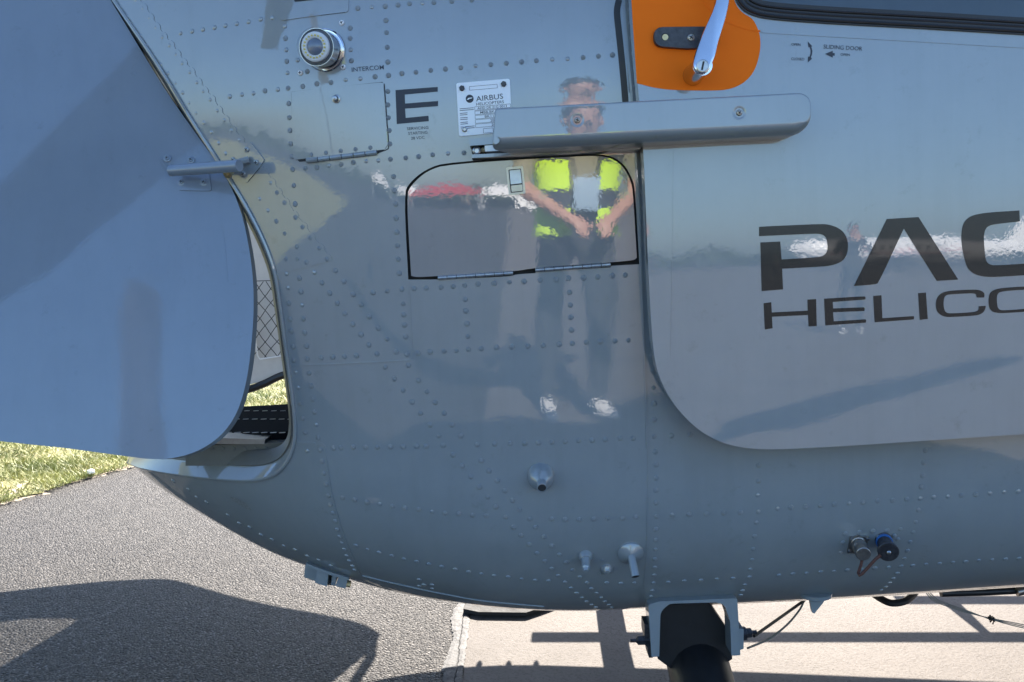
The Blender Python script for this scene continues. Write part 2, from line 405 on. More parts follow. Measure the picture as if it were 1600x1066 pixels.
m, t, b = new_mat('pale_concrete'); M['concrete'] = m; co = nn(t, 'ShaderNodeTexCoord').outputs['Object']
n1 = noise(t, co, 2.2, 6, .6); n2 = noise(t, co, 130, 4, .7); n3 = noise(t, co, 420, 2, .6)
r1 = ramp(t, n1.outputs[0], [(.3, (.130, .116, .105)), (.7, (.160, .143, .130))]); r2 = ramp(t, n2.outputs[0], [(.32, (.62, .6, .58)), (.5, (1, 1, 1)), (.75, (1.08, 1.08, 1.08))])
mx = nn(t, 'ShaderNodeMix'); mx.data_type = 'RGBA'; mx.blend_type = 'MULTIPLY'; mx.inputs[0].default_value = .8
t.links.new(r1.outputs[0], mx.inputs[6]); t.links.new(r2.outputs[0], mx.inputs[7]); t.links.new(mx.outputs[2], b.inputs['Base Color'])
nS = noise(t, co, .9, 7, .7); rS = ramp(t, nS.outputs[0], [(.30, (.74, .73, .72)), (.46, (1, 1, 1)), (.75, (1.04, 1.03, 1.02))]); vS = nn(t, 'ShaderNodeTexVoronoi'); vS.inputs['Scale'].default_value = 210; t.links.new(co, vS.inputs['Vector']); rV = ramp(t, vS.outputs['Color'], [(.0, (.72, .71, .70)), (.22, (1, 1, 1)), (1.0, (1.05, 1.04, 1.03))])
mS = nn(t, 'ShaderNodeMix'); mS.data_type = 'RGBA'; mS.blend_type = 'MULTIPLY'; mS.inputs[0].default_value = 1; t.links.new(mx.outputs[2], mS.inputs[6]); t.links.new(rS.outputs[0], mS.inputs[7])
mV = nn(t, 'ShaderNodeMix'); mV.data_type = 'RGBA'; mV.blend_type = 'MULTIPLY'; mV.inputs[0].default_value = .8; t.links.new(mS.outputs[2], mV.inputs[6]); t.links.new(rV.outputs[0], mV.inputs[7]); t.links.new(mV.outputs[2], b.inputs['Base Color'])
b.inputs['Roughness'].default_value = .7; b.inputs['Specular IOR Level'].default_value = .12
b1 = bump(t, b, n2.outputs[0], .003); b2 = bump(t, b, n3.outputs[0], .001, 1, b1); t.links.new(b2.outputs[0], b.inputs['Normal'])

m, t, b = new_mat('mown_turf'); M['turf'] = m; co = nn(t, 'ShaderNodeTexCoord').outputs['Object']
n1 = noise(t, co, 2.5, 6, .65); n2 = noise(t, co, 60, 4, .7)
r1 = ramp(t, n1.outputs[0], [(.32, (.16, .20, .045)), (.5, (.27, .27, .10)), (.68, (.40, .35, .19))]); r2 = ramp(t, n2.outputs[0], [(.3, (.5, .5, .45)), (.7, (1.25, 1.2, 1.1))])
mx = nn(t, 'ShaderNodeMix'); mx.data_type = 'RGBA'; mx.blend_type = 'MULTIPLY'; mx.inputs[0].default_value = 1
t.links.new(r1.outputs[0], mx.inputs[6]); t.links.new(r2.outputs[0], mx.inputs[7]); t.links.new(mx.outputs[2], b.inputs['Base Color'])
b.inputs['Roughness'].default_value = .9; bp = bump(t, b, n2.outputs[0], .02); t.links.new(bp.outputs[0], b.inputs['Normal'])

tag(grid_sheet('asphalt_apron', -2500, 2500, -2500, 2500, 0, 'asphalt'), kind='structure')
# concrete slab with a slightly ragged edge where it meets the asphalt
edge = [(-.135 + .006 * math.sin(k * 1.7) + rng.normal(0, .003), -170 + k * .16) for k in range(1300)]
V = [(x, y, .004) for x, y in edge] + [(150, -170, .004), (150, edge[-1][1], .004)]
n = len(edge); o = mesh_obj('concrete_pad', V, [tuple([n] + [n + 1] + list(range(n - 1, -1, -1)))], 'concrete', None, False); tag(o, kind='structure')
# crumbling joint filler along that edge
M['sealant'] = simple('grey_joint_sealant', (.040, .038, .037), .75, var=.25, vscale=40, bd=.004, bscale=60)
V = []; Fc = []
for k in range(801):
    y = -2 + k * .0125; l = -.180 + rng.normal(0, .0022) + .008 * math.sin(k * .23); r = -.130 + rng.normal(0, .0018); c = -.150 + rng.normal(0, .0015)
    V += [(l, y, .0045), (l + .012, y, .0065 + rng.normal(0, .0006)), (c - .002, y, .0068), (c, y, .0045), (c + .002, y, .0068), (r - .008, y, .0075 + rng.normal(0, .0006)), (r, y, .006)]
for k in range(800):
    for j in range(6): a = k * 7 + j; Fc.append((a, a + 1, a + 8, a + 7))
tag(mesh_obj('joint_sealant', V, Fc, 'sealant', None, False), kind='structure')
# grass verge: sheet with wavy edge, dry fringe, blades
def verge_x(y):                              # x of the grass edge at depth y
    return np.interp(y, [-60, -3, 3.2, 4.1, 4.74, 7.5, 25, 60], [-26, -6.2, -2.82, -2.36, -2.04, -.6, 9, 40])
ys = np.concatenate([np.linspace(-60, 3, 30), np.linspace(3, 12, 320), np.linspace(12.2, 60, 80)])
ex = verge_x(ys) + .05 * np.sin(ys * 5.1) + .03 * np.sin(ys * 17) + rng.normal(0, .015, len(ys))
V = [(ex[i], ys[i], .008) for i in range(len(ys))] + [(40, 900, .008), (-900, 900, .008), (-900, -60, .008)]
tag(mesh_obj('grass_verge', V, [tuple(range(len(V)))], 'turf', None, False), kind='structure')
M['sand'] = simple('dry_sandy_fringe', (.34, .28, .21), .9, var=.3, vscale=25, bd=.006, bscale=80)
V = []; Fc = []
sel = [i for i in range(len(ys)) if 3 <= ys[i] <= 12]
for i in sel:
    wd = .10 + .05 * math.sin(ys[i] * 7) + rng.normal(0, .012); V += [(ex[i] - .10 - .04 * math.sin(ys[i] * 3.3), ys[i], .0095), (ex[i] + wd * .45, ys[i], .001)]
for k in range(len(sel) - 1): a = 2 * k; Fc.append((a, a + 1, a + 3, a + 2))
tag(mesh_obj('dry_fringe', V, Fc, 'sand', None, False), kind='structure')
NB = 110000
by = 3.4 + 9.0 * rng.random(NB)**1.5; bx = verge_x(by) + .05 * np.sin(by * 5.1) + .05 - rng.exponential(.9, NB)
dens_n = np.sin(bx * 7.1 + 3 * np.sin(by * 3.3)) + np.sin(by * 9.7 + 2 * np.sin(bx * 5.0)) + rng.normal(0, .8, NB)
keep = (dens_n > -1.0) & (bx > -5); bx = bx[keep]; by = by[keep]; gcol = (dens_n[keep] > .55); n = len(bx)
h = rng.uniform(.012, .038, n); a = rng.uniform(0, 2 * PI, n); wv = .0022 + .0015 * by / 6; lx = rng.normal(0, .025, n); ly = rng.normal(0, .025, n)
V = np.zeros((n, 3, 3)); V[:, 0] = np.stack([bx - np.cos(a) * wv, by - np.sin(a) * wv, 0 * bx + .008], 1); V[:, 1] = np.stack([bx + np.cos(a) * wv, by + np.sin(a) * wv, 0 * bx + .008], 1); V[:, 2] = np.stack([bx + lx, by + ly, .008 + h], 1)
M['bladeg'] = simple('green_grass_blade', (.22, .25, .065), .6, var=.35, vscale=4); M['bladed'] = simple('straw_grass_blade', (.36, .36, .14), .7, var=.3, vscale=4)
me = bpy.data.meshes.new('grass'); me.from_pydata(V.reshape(-1, 3).tolist(), [], np.arange(3 * n).reshape(-1, 3).tolist())
me.materials.append(M['bladeg']); me.materials.append(M['bladed']); me.polygons.foreach_set('material_index', np.where(gcol, 0, 1).astype(np.int32)); me.update()
o = bpy.data.objects.new('grass', me); COL.objects.link(o); tag(o, 'short green and straw coloured grass beside the asphalt', 'grass', kind='stuff')

# ================================================================== THE HELICOPTER
HELI = empty('helicopter', (ORG[0], ORG[1], ORG[2])); HELI.rotation_euler = (0, -NOSE, 0)
tag(HELI, 'glossy grey helicopter with riveted side, orange handle marking and open rear door', 'helicopter')
SF = Surf(P_fus, (-1.05, 1.7), (.05, 2.2))
DOOR_Y = -.893
def P_door(x, t): return np.stack([np.asarray(x, float) + 0 * np.asarray(t, float), DOOR_Y + 0 * np.asarray(x, float) + 0 * np.asarray(t, float) + .003 * (np.asarray(t, float) - .9)**2, ZTOP - np.asarray(t, float) + 0 * np.asarray(x, float)], -1)
SDR = Surf(P_door, (-.1, 2.4), (-.2, 1.5))
CT, CYAW = math.tan(math.radians(14)), .0
def P_clam(x, t):
    x = np.asarray(x, float); t = np.asarray(t, float); z = ZTOP - t
    return np.stack([x + 0 * t, -.868 + CYAW * (x + .42) + CT * (z - .95) - .03 * (x + .42)**2 + 0 * t, z + 0 * x], -1)
SCL = Surf(P_clam, (-1.6, -.2), (-.2, 1.4))

# ---- outer skin with the rear opening cut out and a hole for the hatch
LIP = [(150, -48), (180, 0), (245, 95), (300, 185), (345, 255), (384, 318), (413, 375), (431, 425), (440, 480), (448, 540), (456, 600), (462, 650), (462, 688), (452, 718), (432, 740), (400, 750), (350, 749), (280, 741), (225, 731), (202, 722)]
lip_xt = SF.pts(catmull(LIP, 5))
HATCH_OUT = [(638, 437), (631, 305), (639, 286), (666, 264), (700, 253.3), (905, 241.3), (950, 241.3), (974.5, 255), (989, 281), (992.5, 300), (999, 413), (955, 415.5), (954, 418), (838, 424), (836, 427), (804, 429), (800, 432), (684, 437)]
HATCH_IN = [(642.5, 431), (635, 307), (642, 290), (667, 267), (701, 256.5), (905, 244), (949, 244), (972, 257.5), (986, 283), (989, 302), (995, 403), (990, 407), (955, 410), (836, 418.5), (800, 425), (684, 431.5), (650, 433.5)]
hat_o = SF.pts(smooth_poly(HATCH_OUT, 2, 40)); hat_i = SF.pts(smooth_poly(HATCH_IN, 2, 40))
x_top = float(lip_xt[0][0]); t_top = float(lip_xt[0][1]); xe, te = lip_xt[-1]
outer = [(x_top - .10, .0)] + [tuple(p) for p in lip_xt] + [(xe - .03, te + .12), (xe - .06, te + .3), (xe - .05, 2.35)] + [(x, t_centre(x)) for x in np.linspace(xe + .05, 3.0, 30)] + [(3.0, 0.)]
skin = patch('fuselage_skin', SF, outer, 0, 0, 'paint', HELI, [hat_o], g=.028)
patch('fuselage_skin', SF, [(-.36, 0.), (-.43, .7), (-.44, 1.0), (-.36, 1.3), (-.30, 1.6)] + [(x, t_centre(x)) for x in np.linspace(-.28, 3.0, 24)] + [(3.0, 0.)], 0, 0, 'paint', HELI, [], g=.06, mirror=True)
patch('hatch_recess', SF, SF.pts([(622, 450), (618, 300), (640, 262), (700, 238), (960, 226), (1008, 260), (1012, 425)]), -.014, 0, 'seam', skin)
# roof, engine cowling, tail boom, rotor: they shade the side and show as shadows in its reflections
def loft(name, secs, mat, parent, cap=True):
    V = [p for s_ in secs for p in s_]; n = len(secs[0]); Fc = []
    for i in range(len(secs) - 1):
        for k in range(n - 1): a = i * n + k; Fc.append((a, a + 1, a + n + 1, a + n))
    if cap: Fc.append(tuple(range(n))[::-1]); Fc.append(tuple((len(secs) - 1) * n + k for k in range(n)))
    return mesh_obj(name, V, Fc, mat, parent)
secs = []
for x in np.linspace(-.62, 3.0, 16):
    y0 = float(P_fus(max(x, -.3), 0.0)[1]); secs.append([(x, y0 * math.cos(a), 1.9 + .34 * math.sin(a)) for a in np.linspace(0, PI, 15)])
loft('roof', secs, 'paint', HELI, False)
secs = []
for x, wd, zt in [(-1.0, .22, 2.3), (-.6, .42, 2.5), (0, .55, 2.72), (.8, .58, 2.85), (1.8, .5, 2.75), (2.4, .3, 2.35)]:
    secs.append([(x, -wd * math.copysign(abs(math.cos(a))**.6, math.cos(a)), 2.1 + (zt - 2.1) * math.sin(a)**.6) for a in np.linspace(0, PI, 17)])
loft('engine_cowling', secs, 'paint', HELI)
mb = MB(); mb.tube([(-.2, 0, 2.12), (-1.2, 0, 2.18), (-3, 0, 2.25), (-5.2, 0, 2.35)], [.40, .30, .20, .15], 20); mb.build('tail_boom', 'paint', HELI)
mb = MB(); mb.lathe((1.54, 0, 2.6), (0, 0, 1), [(.10, 0), (.10, .45), (.22, .5), (.22, .68), (.08, .74)], 16); mb.build('rotor_hub', 'gun', HELI)
for k in range(4):
    a = math.radians(-46) + k * PI / 2; d = np.array([math.cos(a), math.sin(a), 0]); q = np.array([-math.sin(a), math.cos(a), 0]); V = []; Fc = []
    st_ = [.25, .9, 1.2, 2, 3, 4.5, 6, 7.4]; wd = [.08, .10, .25, .25, .25, .25, .24, .2]
    for r_, w_ in zip(st_, wd):
        c = np.array([1.54, 0, 3.2]) + d * r_ + np.array([0, 0, -.003 * r_**2])
        for (f, hh) in ((-1, 0), (-.5, .028), (.4, .022), (1, 0), (.4, -.012), (-.5, -.016)): V.append(c + q * w_ * f + np.array([0, 0, hh]))
    for i in range(len(st_) - 1):
        for j in range(6): a0 = i * 6 + j; b0 = i * 6 + (j + 1) % 6; Fc.append((a0, b0, b0 + 6, a0 + 6))
    Fc += [(0, 1, 2, 3, 4, 5), tuple(range(len(V) - 6, len(V)))]
    mesh_obj('rotor_blade', V, Fc, 'gun', HELI)

# ---- frame of the rear opening: raised lip and a seal inside it
def sweep_lip(name, prof, mat):
    P = SF.P(lip_xt[:, 0], lip_xt[:, 1]); N = SF.N(lip_xt[:, 0], lip_xt[:, 1]); T = np.gradient(P, axis=0); T /= np.linalg.norm(T, axis=1, keepdims=True)
    B = np.cross(T, N); ref = np.array([-.7, P[:, 1].mean(), 1.1]); sg = np.sign(((ref - P) * B).sum(1).mean()); B *= sg
    V = []; Fc = []; n = len(prof)
    for i in range(len(P)):
        for (bb, hh) in prof: V.append(P[i] + B[i] * bb + N[i] * hh)
    for i in range(len(P) - 1):
        for k in range(n - 1): a = i * n + k; Fc.append((a, a + 1, a + n + 1, a + n))
    o = mesh_obj(name, V, Fc, mat, skin)
    bm = bmesh.new(); bm.from_mesh(o.data); bmesh.ops.recalc_face_normals(bm, faces=bm.faces[:])
    for e in bm.edges:
        if len(e.link_faces) == 2 and e.calc_face_angle(0) > .5: e.smooth = False
    bm.to_mesh(o.data); bm.free(); return o
sweep_lip('opening_lip', [(-.002, -.002), (-.002, .004), (.001, .005), (.0035, .0045), (.0160, -.0165), (.0185, -.019)], 'paint')
sweep_lip('opening_seal', [(.0183, -.0185), (.0205, -.017), (.024, -.021), (.036, -.036), (.038, -.042)], 'edge')
# ---- what shows through the opening
o = MB(); o.box((1.10, .06, .795), (2.80, 1.44, .03)); o.box((-.45, -.485, .795), (.31, .35, .0301)); FLOOR = o.build('cabin_floor', 'floorm', HELI)
V = []; Fc = []
for vv in (642, 655, 676):
    for k in range(8):
        u = 356 + k * 14 + (vv % 5); d = ray(u, vv) @ RM; o_ = w2l(CAM); s_ = (.8105 - o_[2]) / d[2]; p = o_ + s_ * d; mb = MB(); mb.box((p[0], p[1], p[2]), (.011, .003, .0012)); mb.build('floor_dash', 'liner', FLOOR, False)
sill = [at_y(u, v, -.70) for u, v in [(290, 697), (436, 692), (452, 690), (440, 728), (290, 728)]]
mb = MB(); mb.prism(sill, (0, .03, 0)); sill_o = mb.build('door_sill', 'edge', HELI)
mb = MB(); mb.prism([at_y(u, v, -.705) for u, v in [(300, 683), (414, 687), (413, 694), (300, 694)]], (0, .05, 0)); mb.build('sill_step', 'steel', sill_o)
for k in range(6):
    mb = MB(); c = at_y(331 + k * 17, 701 + .1 * k, -.70); mb.lathe(c, (0, -1, 0), [(.0042, -.001), (.0036, .0016), (0, .0022)], 8); mb.build('rivet', 'edge', sill_o)
# ---- far rear door, seen from inside
def P_fcl(x, t):
    x = np.asarray(x, float); t = np.asarray(t, float); return np.stack([x + 0 * t, .0 + 1.49 - .36 * (np.sqrt((np.clip(x, -1.8, 1) + 1.0)**2 + .012) - .11) + 0 * t, ZTOP - t + 0 * x], -1)
SFD = Surf(P_fcl, (-2.9, .4), (-1.6, 1.6), .03)
far = [(-250, 628), (250, 620), (330, 612), (380, 605), (410, 596), (445, 580), (520, 566), (620, 566), (664, 562), (690, 548), (692, 520), (676, 470), (640, 330), (610, 150), (590, -60), (570, -560), (-250, -560)]
fo = SFD.pts(smooth_poly(far, 2)); fwin = SFD.pts(fillet([(-190, 545), (290, 538), (362, 520), (340, 330), (-190, 330)], [20, 10, 25, 20, 20])); FARD = patch('rear_door', SFD, fo, -.02, .0, 'liner', HELI, [fwin], g=.06)
patch('window', SFD, fwin, -.03, .0, 'tint', FARD, g=.08)
tag(FARD, 'off white inner face of the far rear door with black net pocket')
V, Fc, LN = patch_data(SFD, fo, -.05, 0, [fwin], .08); mesh_obj('outer_skin', [np.array(v) for v in V], [f[::-1] for f in Fc], 'paint', FARD)
mb = MB(); mb.tube([SFD.P(a[0], a[1]) - .018 * np.array([0, -1, 0]) * 0 for a in SFD.pts(catmull([(-250, 633), (250, 625), (330, 617), (382, 610), (412, 600), (447, 585), (522, 570), (620, 570), (676, 560), (694, 532), (698, 480), (684, 200)], 6))], .016, 8); mb.build('door_seal', 'rubber', FARD)
mb = MB()
def nline(pts): mb.tube([SFD.at(u, v, .012) for u, v in pts], .0016, 5)
bx0, bx1, by0, by1 = 360, 452, 440, 558
for k in range(-12, 14):
    a = bx0 + k * 19.0; seg = []
    for s_, (dx) in ((1, 1), (-1, -1)):
        p = []
        for q in range(13):
            y = by0 + (by1 - by0) * q / 12; x = a + dx * (y - by0) * .8 + (0 if dx > 0 else 92)
            if bx0 <= x <= bx1: p.append((x + 1.2 * math.sin(q * 1.3 + k), y))
        if len(p) > 1: nline(p)
nline([(360, 440), (452, 438)]); mb.build('net_pocket', 'cord', FARD)
mb = MB(); mb.tube([SFD.at(u, v, .014) for u, v in [(397, 486), (400, 530), (403, 555), (407, 561), (436, 557), (452, 552)]], .0035, 6); mb.build('net_frame', 'white', FARD)
mb = MB(); mb.tube([SFD.at(u, v, .016) for u, v in catmull([(384, 530), (393, 527), (397, 538), (393, 549), (384, 552)], 4)], .005, 6); mb.build('pull_strap', 'cord', FARD)

# ---- near rear door (open, seen from outside)
CL = [(100, -120), (168, -8), (215, 70), (262, 147), (312, 217), (352, 272), (377, 328), (391, 395), (397, 455), (395, 520), (387, 590), (372, 645), (345, 683), (305, 708), (262, 718), (225, 717), (190, 712), (100, 700), (0, 689.5), (-120, 674), (-420, 630), (-520, 560), (-520, -120)]
ND = patch('rear_door', SCL, SCL.pts(smooth_poly(CL, 2)), 0, .022, 'clam', HELI, g=.03)
tag(ND, 'large blank grey rear door swung open at the left, seen from outside')
strip('door_crease', SCL, [(347, 352), (352, 390), (356, 440)], .0015, .0004, .0006, 'clam', ND)
# ---- hinge between them
HA = empty('hinge', (0, 0, 0)); HA.parent = HELI
patch('hinge_plate', SF, SF.pts(fillet([(366, 240), (390, 219), (414, 250), (407, 262), (386, 287), (376, 283)], [3, 7, 4, 4, 6, 4])), .0026, .003, 'paint', HA)
patch('hinge_plate', SCL, SCL.pts(fillet([(246, 243), (262, 261), (326, 258), (331, 299), (281, 298), (266, 276)], [3, 2, 2, 4, 3, 2])), .0022, .003, 'clam', HA)
d1, d2 = -.012, -.004
mb = MB(); pa = [(266, 261), (300, 257.5), (362, 251.5)]; 
A = [at_y(267, 267, -.815), at_y(300, 264.5, -.828), at_y(340, 261.5, -.845), at_y(374, 259, -.862)]
mb.tube(A, [.0095, .0098, .010, .0095], 12); arm = mb.build('hinge_arm', 'clam', HA)
mb = MB(); mb.tube([SF.at(360, 259, .028), SF.at(376, 256, .02), SF.at(392, 250, .006)], [.004, .005, .006], 8); mb.build('hinge_fork', 'paint', HA)
mb = MB(); c = SF.at(370, 271, .022); mb.lathe(c, (-.2, -1, -.5), [(.0055, -.014), (.0055, 0), (.0075, 0), (.0075, .006), (.003, .007), (.003, .011)], 6); mb.build('hinge_bolt', 'brass', HA)

def screw(surf, u, v, r, mat, parent, off=.002, cross=True, name='screw', washer=False):
    c = surf.at(u, v, off); n = surf.nrm(u, v); mb = MB()
    if washer: mb.lathe(c - n * .002, n, [(r * 1.55, 0), (r * 1.5, .0014), (r * 1.1, .002)], 14)
    mb.lathe(c, n, [(r, -.002), (r, .0006), (r * .8, .0018), (0, .0024)], 12); o = mb.build(name, mat, parent)
    if cross:
        e1 = Vector(n).orthogonal().normalized(); e1 = (Matrix.Rotation(random.uniform(0, 1.5), 3, Vector(n)) @ e1); e2 = Vector(n).cross(e1); m2 = MB()
        R_ = Matrix((e1, e2, Vector(n))).transposed(); m2.box(Vector(c) + Vector(n) * .0021, (r * 1.15, r * .26, .0006), R_); m2.box(Vector(c) + Vector(n) * .00215, (r * .26, r * 1.15, .0006), R_)
        m2.build('cross_slot', 'seam', o)
    return o
for u, v in ((262, 248), (299, 250.5), (284, 285), (319, 285.5)): screw(SCL, u, v, .0042, 'clam', HA, .003, washer=True)
for u, v in ((387, 234), (402, 254), (366, 250), (382, 272)): screw(SF, u, v, .0044, 'paint', HA, .0035)

# ---- rivets
RV = """178 0 189 12 199 26 209 41 220 56 230 71 241 86 252 101 263 115 275 130 286 145 296 161 307 177 319 192 331 207 342 224 353 240
212 0 223 13 233 28 243 43 254 58 265 71 275 85 285 99 297 113 308 129 318 143 329 156 340 173 351 188 362 204 374 219
282 52 300 49 317 46 335 43 352 40 370 37 388 34 407 30 425 28 359 151 378 148 396 146 414 142 434 140 450 138 473 135 495 131 517 129 540 125 563 123 586 120 607 118 628 115 650 113 673 110 696 108 720 106 743 103 767 101 791 99 815 97 838 95 863 93 887 92 911 90 935 88 957 86
559 13 581 11 602 10 622 8 640 6 660 5 678 4 706 2 737 0 445 41 446 60 447 78 448 96 449 114 547 44 547 60 548 78 549 95 465 94 480 112 603 32 604 51 605 74 606 97
451 162 452 184 453 204 454 225 456 245 606 143 606 164 607 184 608 204 609 225 457 265 477 263 495 262 514 259 533 257 552 254 572 252 591 251 610 249 634 247 654 245 676 242 700 240 725 239
423 286 433 301 445 317 461 319 462 340 473 355 485 372 499 388 511 405 524 423 537 440 552 460 564 476 577 495 591 513 605 530 459 290
406 311 419 329 432 346 445 365 464 386 479 410 491 426 503 442 515 458 527 474 539 490 551 507 564 523 576 539 589 553 602 574 616 592 630 610 644 628 657 646 672 664 686 681 692 696 708 711 722 728 736 745 749 761 762 777 775 792 802 824 814 837 827 851 839 865 851 877 862 889 872 900 883 910 892 919 901 927 909 934 916 940 924 945 931 949
619 550 638 571 654 595 667 612 680 629 694 646 706 664 720 681 752 720 764 736 777 751 789 767 801 782 812 797 837 824 850 839 862 853 874 867 885 879 895 891 906 902 917 911 924 920 932 927 939 934 945 940 951 945 956 949
447 405 448 428 450 450 451 474 453 499 455 517 458 542 459 563 462 582 466 606 469 631 473 654 477 676 480 705 465 405 468 435 470 456 472 477 474 498 476 520 479 541 480 561 483 583 486 603 488 624 491 644 494 664 497 684 500 703 503 721 506 740 509 757 513 775 516 789 520 802 524 815 527 828 530 839 534 849 538 859 542 869 546 877 551 885 554 891
615 276 616 298 618 319 619 341 620 363 621 384 622 405 624 427 628 452 630 475 631 492 632 508 634 526 636 554 583 457 605 455 647 451 666 450 689 449 708 448 726 446 747 444 772 443 796 441 819 440 844 438 869 437 888 435 912 434 934 433 957 431 977 430
727 468 728 486 730 506 731 526 890 457 891 477 892 496 893 516 502 559 520 558 538 557 557 556 653 552 672 550 694 549 713 548 732 546 752 545 776 543 800 542 825 541 849 540 874 538 894 537 916 535 938 534 961 533 982 532
521 700 533 700 552 699 571 699 590 699 610 698 630 698 651 697 666 697 746 695 773 694 797 693 820 693 841 692 862 691 883 690 904 689 925 688 946 687 969 685 989 685 1022 682 1049 681 1078 679
535 778 554 781 573 785 593 788 613 791 633 794 654 796 675 800 695 802 717 803 738 805 760 806 790 808 828 811 862 811 883 812 905 812 928 811 950 810 973 810 994 808 1026 807 1050 805 1077 804 1104 803 1131 802 1157 801 1185 800 1215 795 1236 793 1259 792 1282 790 1304 788 1327 787 1349 785 1372 783 1395 782 1417 780 1438 779 1459 777 1481 776 1503 774 1525 773 1547 771 1569 769 1591 768 1613 766
271 752 294 765 307 777 323 785 356 805 374 818 390 824 408 836 425 843 443 853 461 859 480 869 498 875 517 884 556 853 574 859 592 864 612 869 631 874 651 878 670 882 690 886 711 890 732 894 752 897 772 900 794 902 815 905 836 907 857 908 948 911 970 912 991 911 1044 910 1069 908 1095 907 1120 905 1145 904
1217 899 1239 897 1260 896 1282 894 1303 893 1324 891 1346 890 1367 888 1388 887 1408 885 1426 884 1447 882 1468 881 1489 879 1509 878 1529 876 1550 875 1571 874 1592 873 1040 937 1063 936 1087 934 1111 933 1134 931 1157 930
1024 706 1025 726 1025 747 1025 766 1025 786 1025 827 1025 844 1024 859 1023 874 1023 887 1022 899 1021 911 1019 923 1017 932 1014 940 984 15 985 36 987 59 989 84 990 109 992 136 1002 275 1004 300 1006 325 1008 351 1009 376 1011 402 1012 427 1014 451 1015 476 1016 502 1017 528 1019 555 1020 580 1021 606 1022 631 1022 656
1186 727 1185 752 1184 774 1182 817 1179 838 1177 858 1175 875 1172 890 1171 902 1164 914 1160 923 1446 704 1444 723 1442 743 1440 761 1435 797 1431 816 1427 832 1422 847 1418 861 1413 873 1402 896 1396 904 1390 911 1384 917 1377 922
1321 834 1317 848 1314 864 1343 832 1364 830 1386 829 1407 827 1403 843 655 906 655 916 662 914 675 914 675 920"""
pp = [tuple(map(float, q)) for q in zip(*[iter(RV.split())] * 2)]
HEAD = [(1.0, -.12), (1.0, .05), (.88, .23), (.54, .36), (0, .41)]
mbv = MB(); mbv.lathe((0, 0, 0), (0, 0, 1), [(r, h) for r, h in HEAD], 10); rm = mbv.build('rivet', 'paint', skin); rmesh = rm.data
allr = []
for (u, v) in pp:
    a = SF.inv(u, v); p = SF.P(a[0], a[1]); n = SF.N(a[0], a[1]); big = (.0041 if v < 300 else .0046) * (1 + .05 * math.sin(u * 3.7 + v))
    r = big * (1.0 if (int(u * 7 + v * 3) % 5) else .86); dist = np.linalg.norm(l2w(p) - CAM); facing = abs(float(n @ ((w2l(CAM) - p) / np.linalg.norm(w2l(CAM) - p))))
    allr.append((r / dist * facing**.5, p, n, r))
allr.sort(key=lambda q: -q[0])
stuff = MB()
for i, (_, p, n, r) in enumerate(allr):
    q = Vector(n).to_track_quat('Z', 'Y')
    if i < 300:
        o = rm if i == 0 else rm.copy()
        if i: COL.objects.link(o); o.parent = skin
        o.location = tuple(p); o.rotation_euler = q.to_euler(); o.scale = (r, r, r)
    else: stuff.lathe(p, n, [(r * a, r * b_) for a, b_ in HEAD], 8)
o = stuff.build('rivet_rows', 'paint', skin); o['kind'] = 'stuff'

# ---- lap joints and doublers of the skin
strip('lap_edge', SF, [(455, 571.5), (520, 569), (585, 566), (640, 563)], .0018, .0010, .0014, 'paint', skin)
strip('lap_edge', SF, [(645, 561), (643, 520), (641, 480), (639, 442)], .0018, .0008, .0012, 'paint', skin)
strip('lap_edge', SF, [(466, 692), (490, 692.5), (494, 696), (500, 693), (508, 698), (508, 706), (513, 740), (519, 775), (525, 798), (537, 838), (551, 872), (562, 896)], .002, .0009, .0012, 'paint', skin)
strip('lap_edge', SF, [(566, 900), (620, 913), (690, 928), (760, 940), (850, 948)], .003, .0010, .0013, 'paint', skin)
strip('lap_edge', SF, [(1012, 700), (1013, 740), (1012, 800), (1011, 860), (1006, 920)], .002, .0009, .0012, 'paint', skin)
strip('lap_edge', SF, [(984, 175), (991, 240), (998, 300), (1002, 420), (1006, 545), (1009, 640), (1011, 700)], .0026, .0022, .003, 'paint', skin)
strip('door_edge_seal', SF, [(967, 0), (964, 20), (968, 60), (974, 120), (978, 170)], .010, .0012, .002, 'rubber', skin)
dbl_l = catmull([(150, -46), (180, 2), (245, 97), (300, 187), (345, 256), (384, 319), (413, 376), (430, 424)], 5)
scal = []
rowB = [(212, 0), (223, 13), (233, 28), (243, 43), (254, 58), (265, 71), (275, 85), (285, 99), (297, 113), (308, 129), (318, 143), (329, 156), (340, 173), (351, 188), (362, 204), (374, 219), (398, 250), (412, 270), (423, 286), (433, 301), (445, 317), (459, 338), (473, 355), (485, 372), (499, 388), (511, 405)]
for i, (x, y) in enumerate(rowB):
    d = np.array(rowB[min(i + 1, len(rowB) - 1)]) - np.array(rowB[max(i - 1, 0)]); d = d / np.linalg.norm(d); n = np.array([-d[1], d[0]]); n = n * np.sign(n[0])
    for q in (-1.3, -.8, 0, .8, 1.3):
        k = 8.2 * math.sqrt(max(0, 1 - (q / 1.62)**2)); scal.append(np.array([x, y]) + d * q * 5.0 + n * max(k, 4.9))
dp = np.concatenate([dbl_l + np.array([3.0, 0]), np.array([(437, 428), (470, 420)]), np.array(scal)[::-1]])
patch('frame_doubler', SF, SF.pts(dp), .0009, .0012, 'paint', skin, g=.015)
# scuffs
def scuff(surf, px, par): patch('scuff_mark', surf, surf.pts(px), .0004, 0, 'scuff', par)
scuff(SF, [(358, 776), (372, 779), (384, 786), (393, 797), (387, 797), (374, 789), (362, 781)], skin)
for k in range(7):
    u = 1433 + rng.uniform(0, 14); v = 852 + k * 4; scuff(SF, [(u, v), (u + 10, v + 1 + k * .3), (u + 10, v + 1.7 + k * .3), (u, v + .8)], skin)

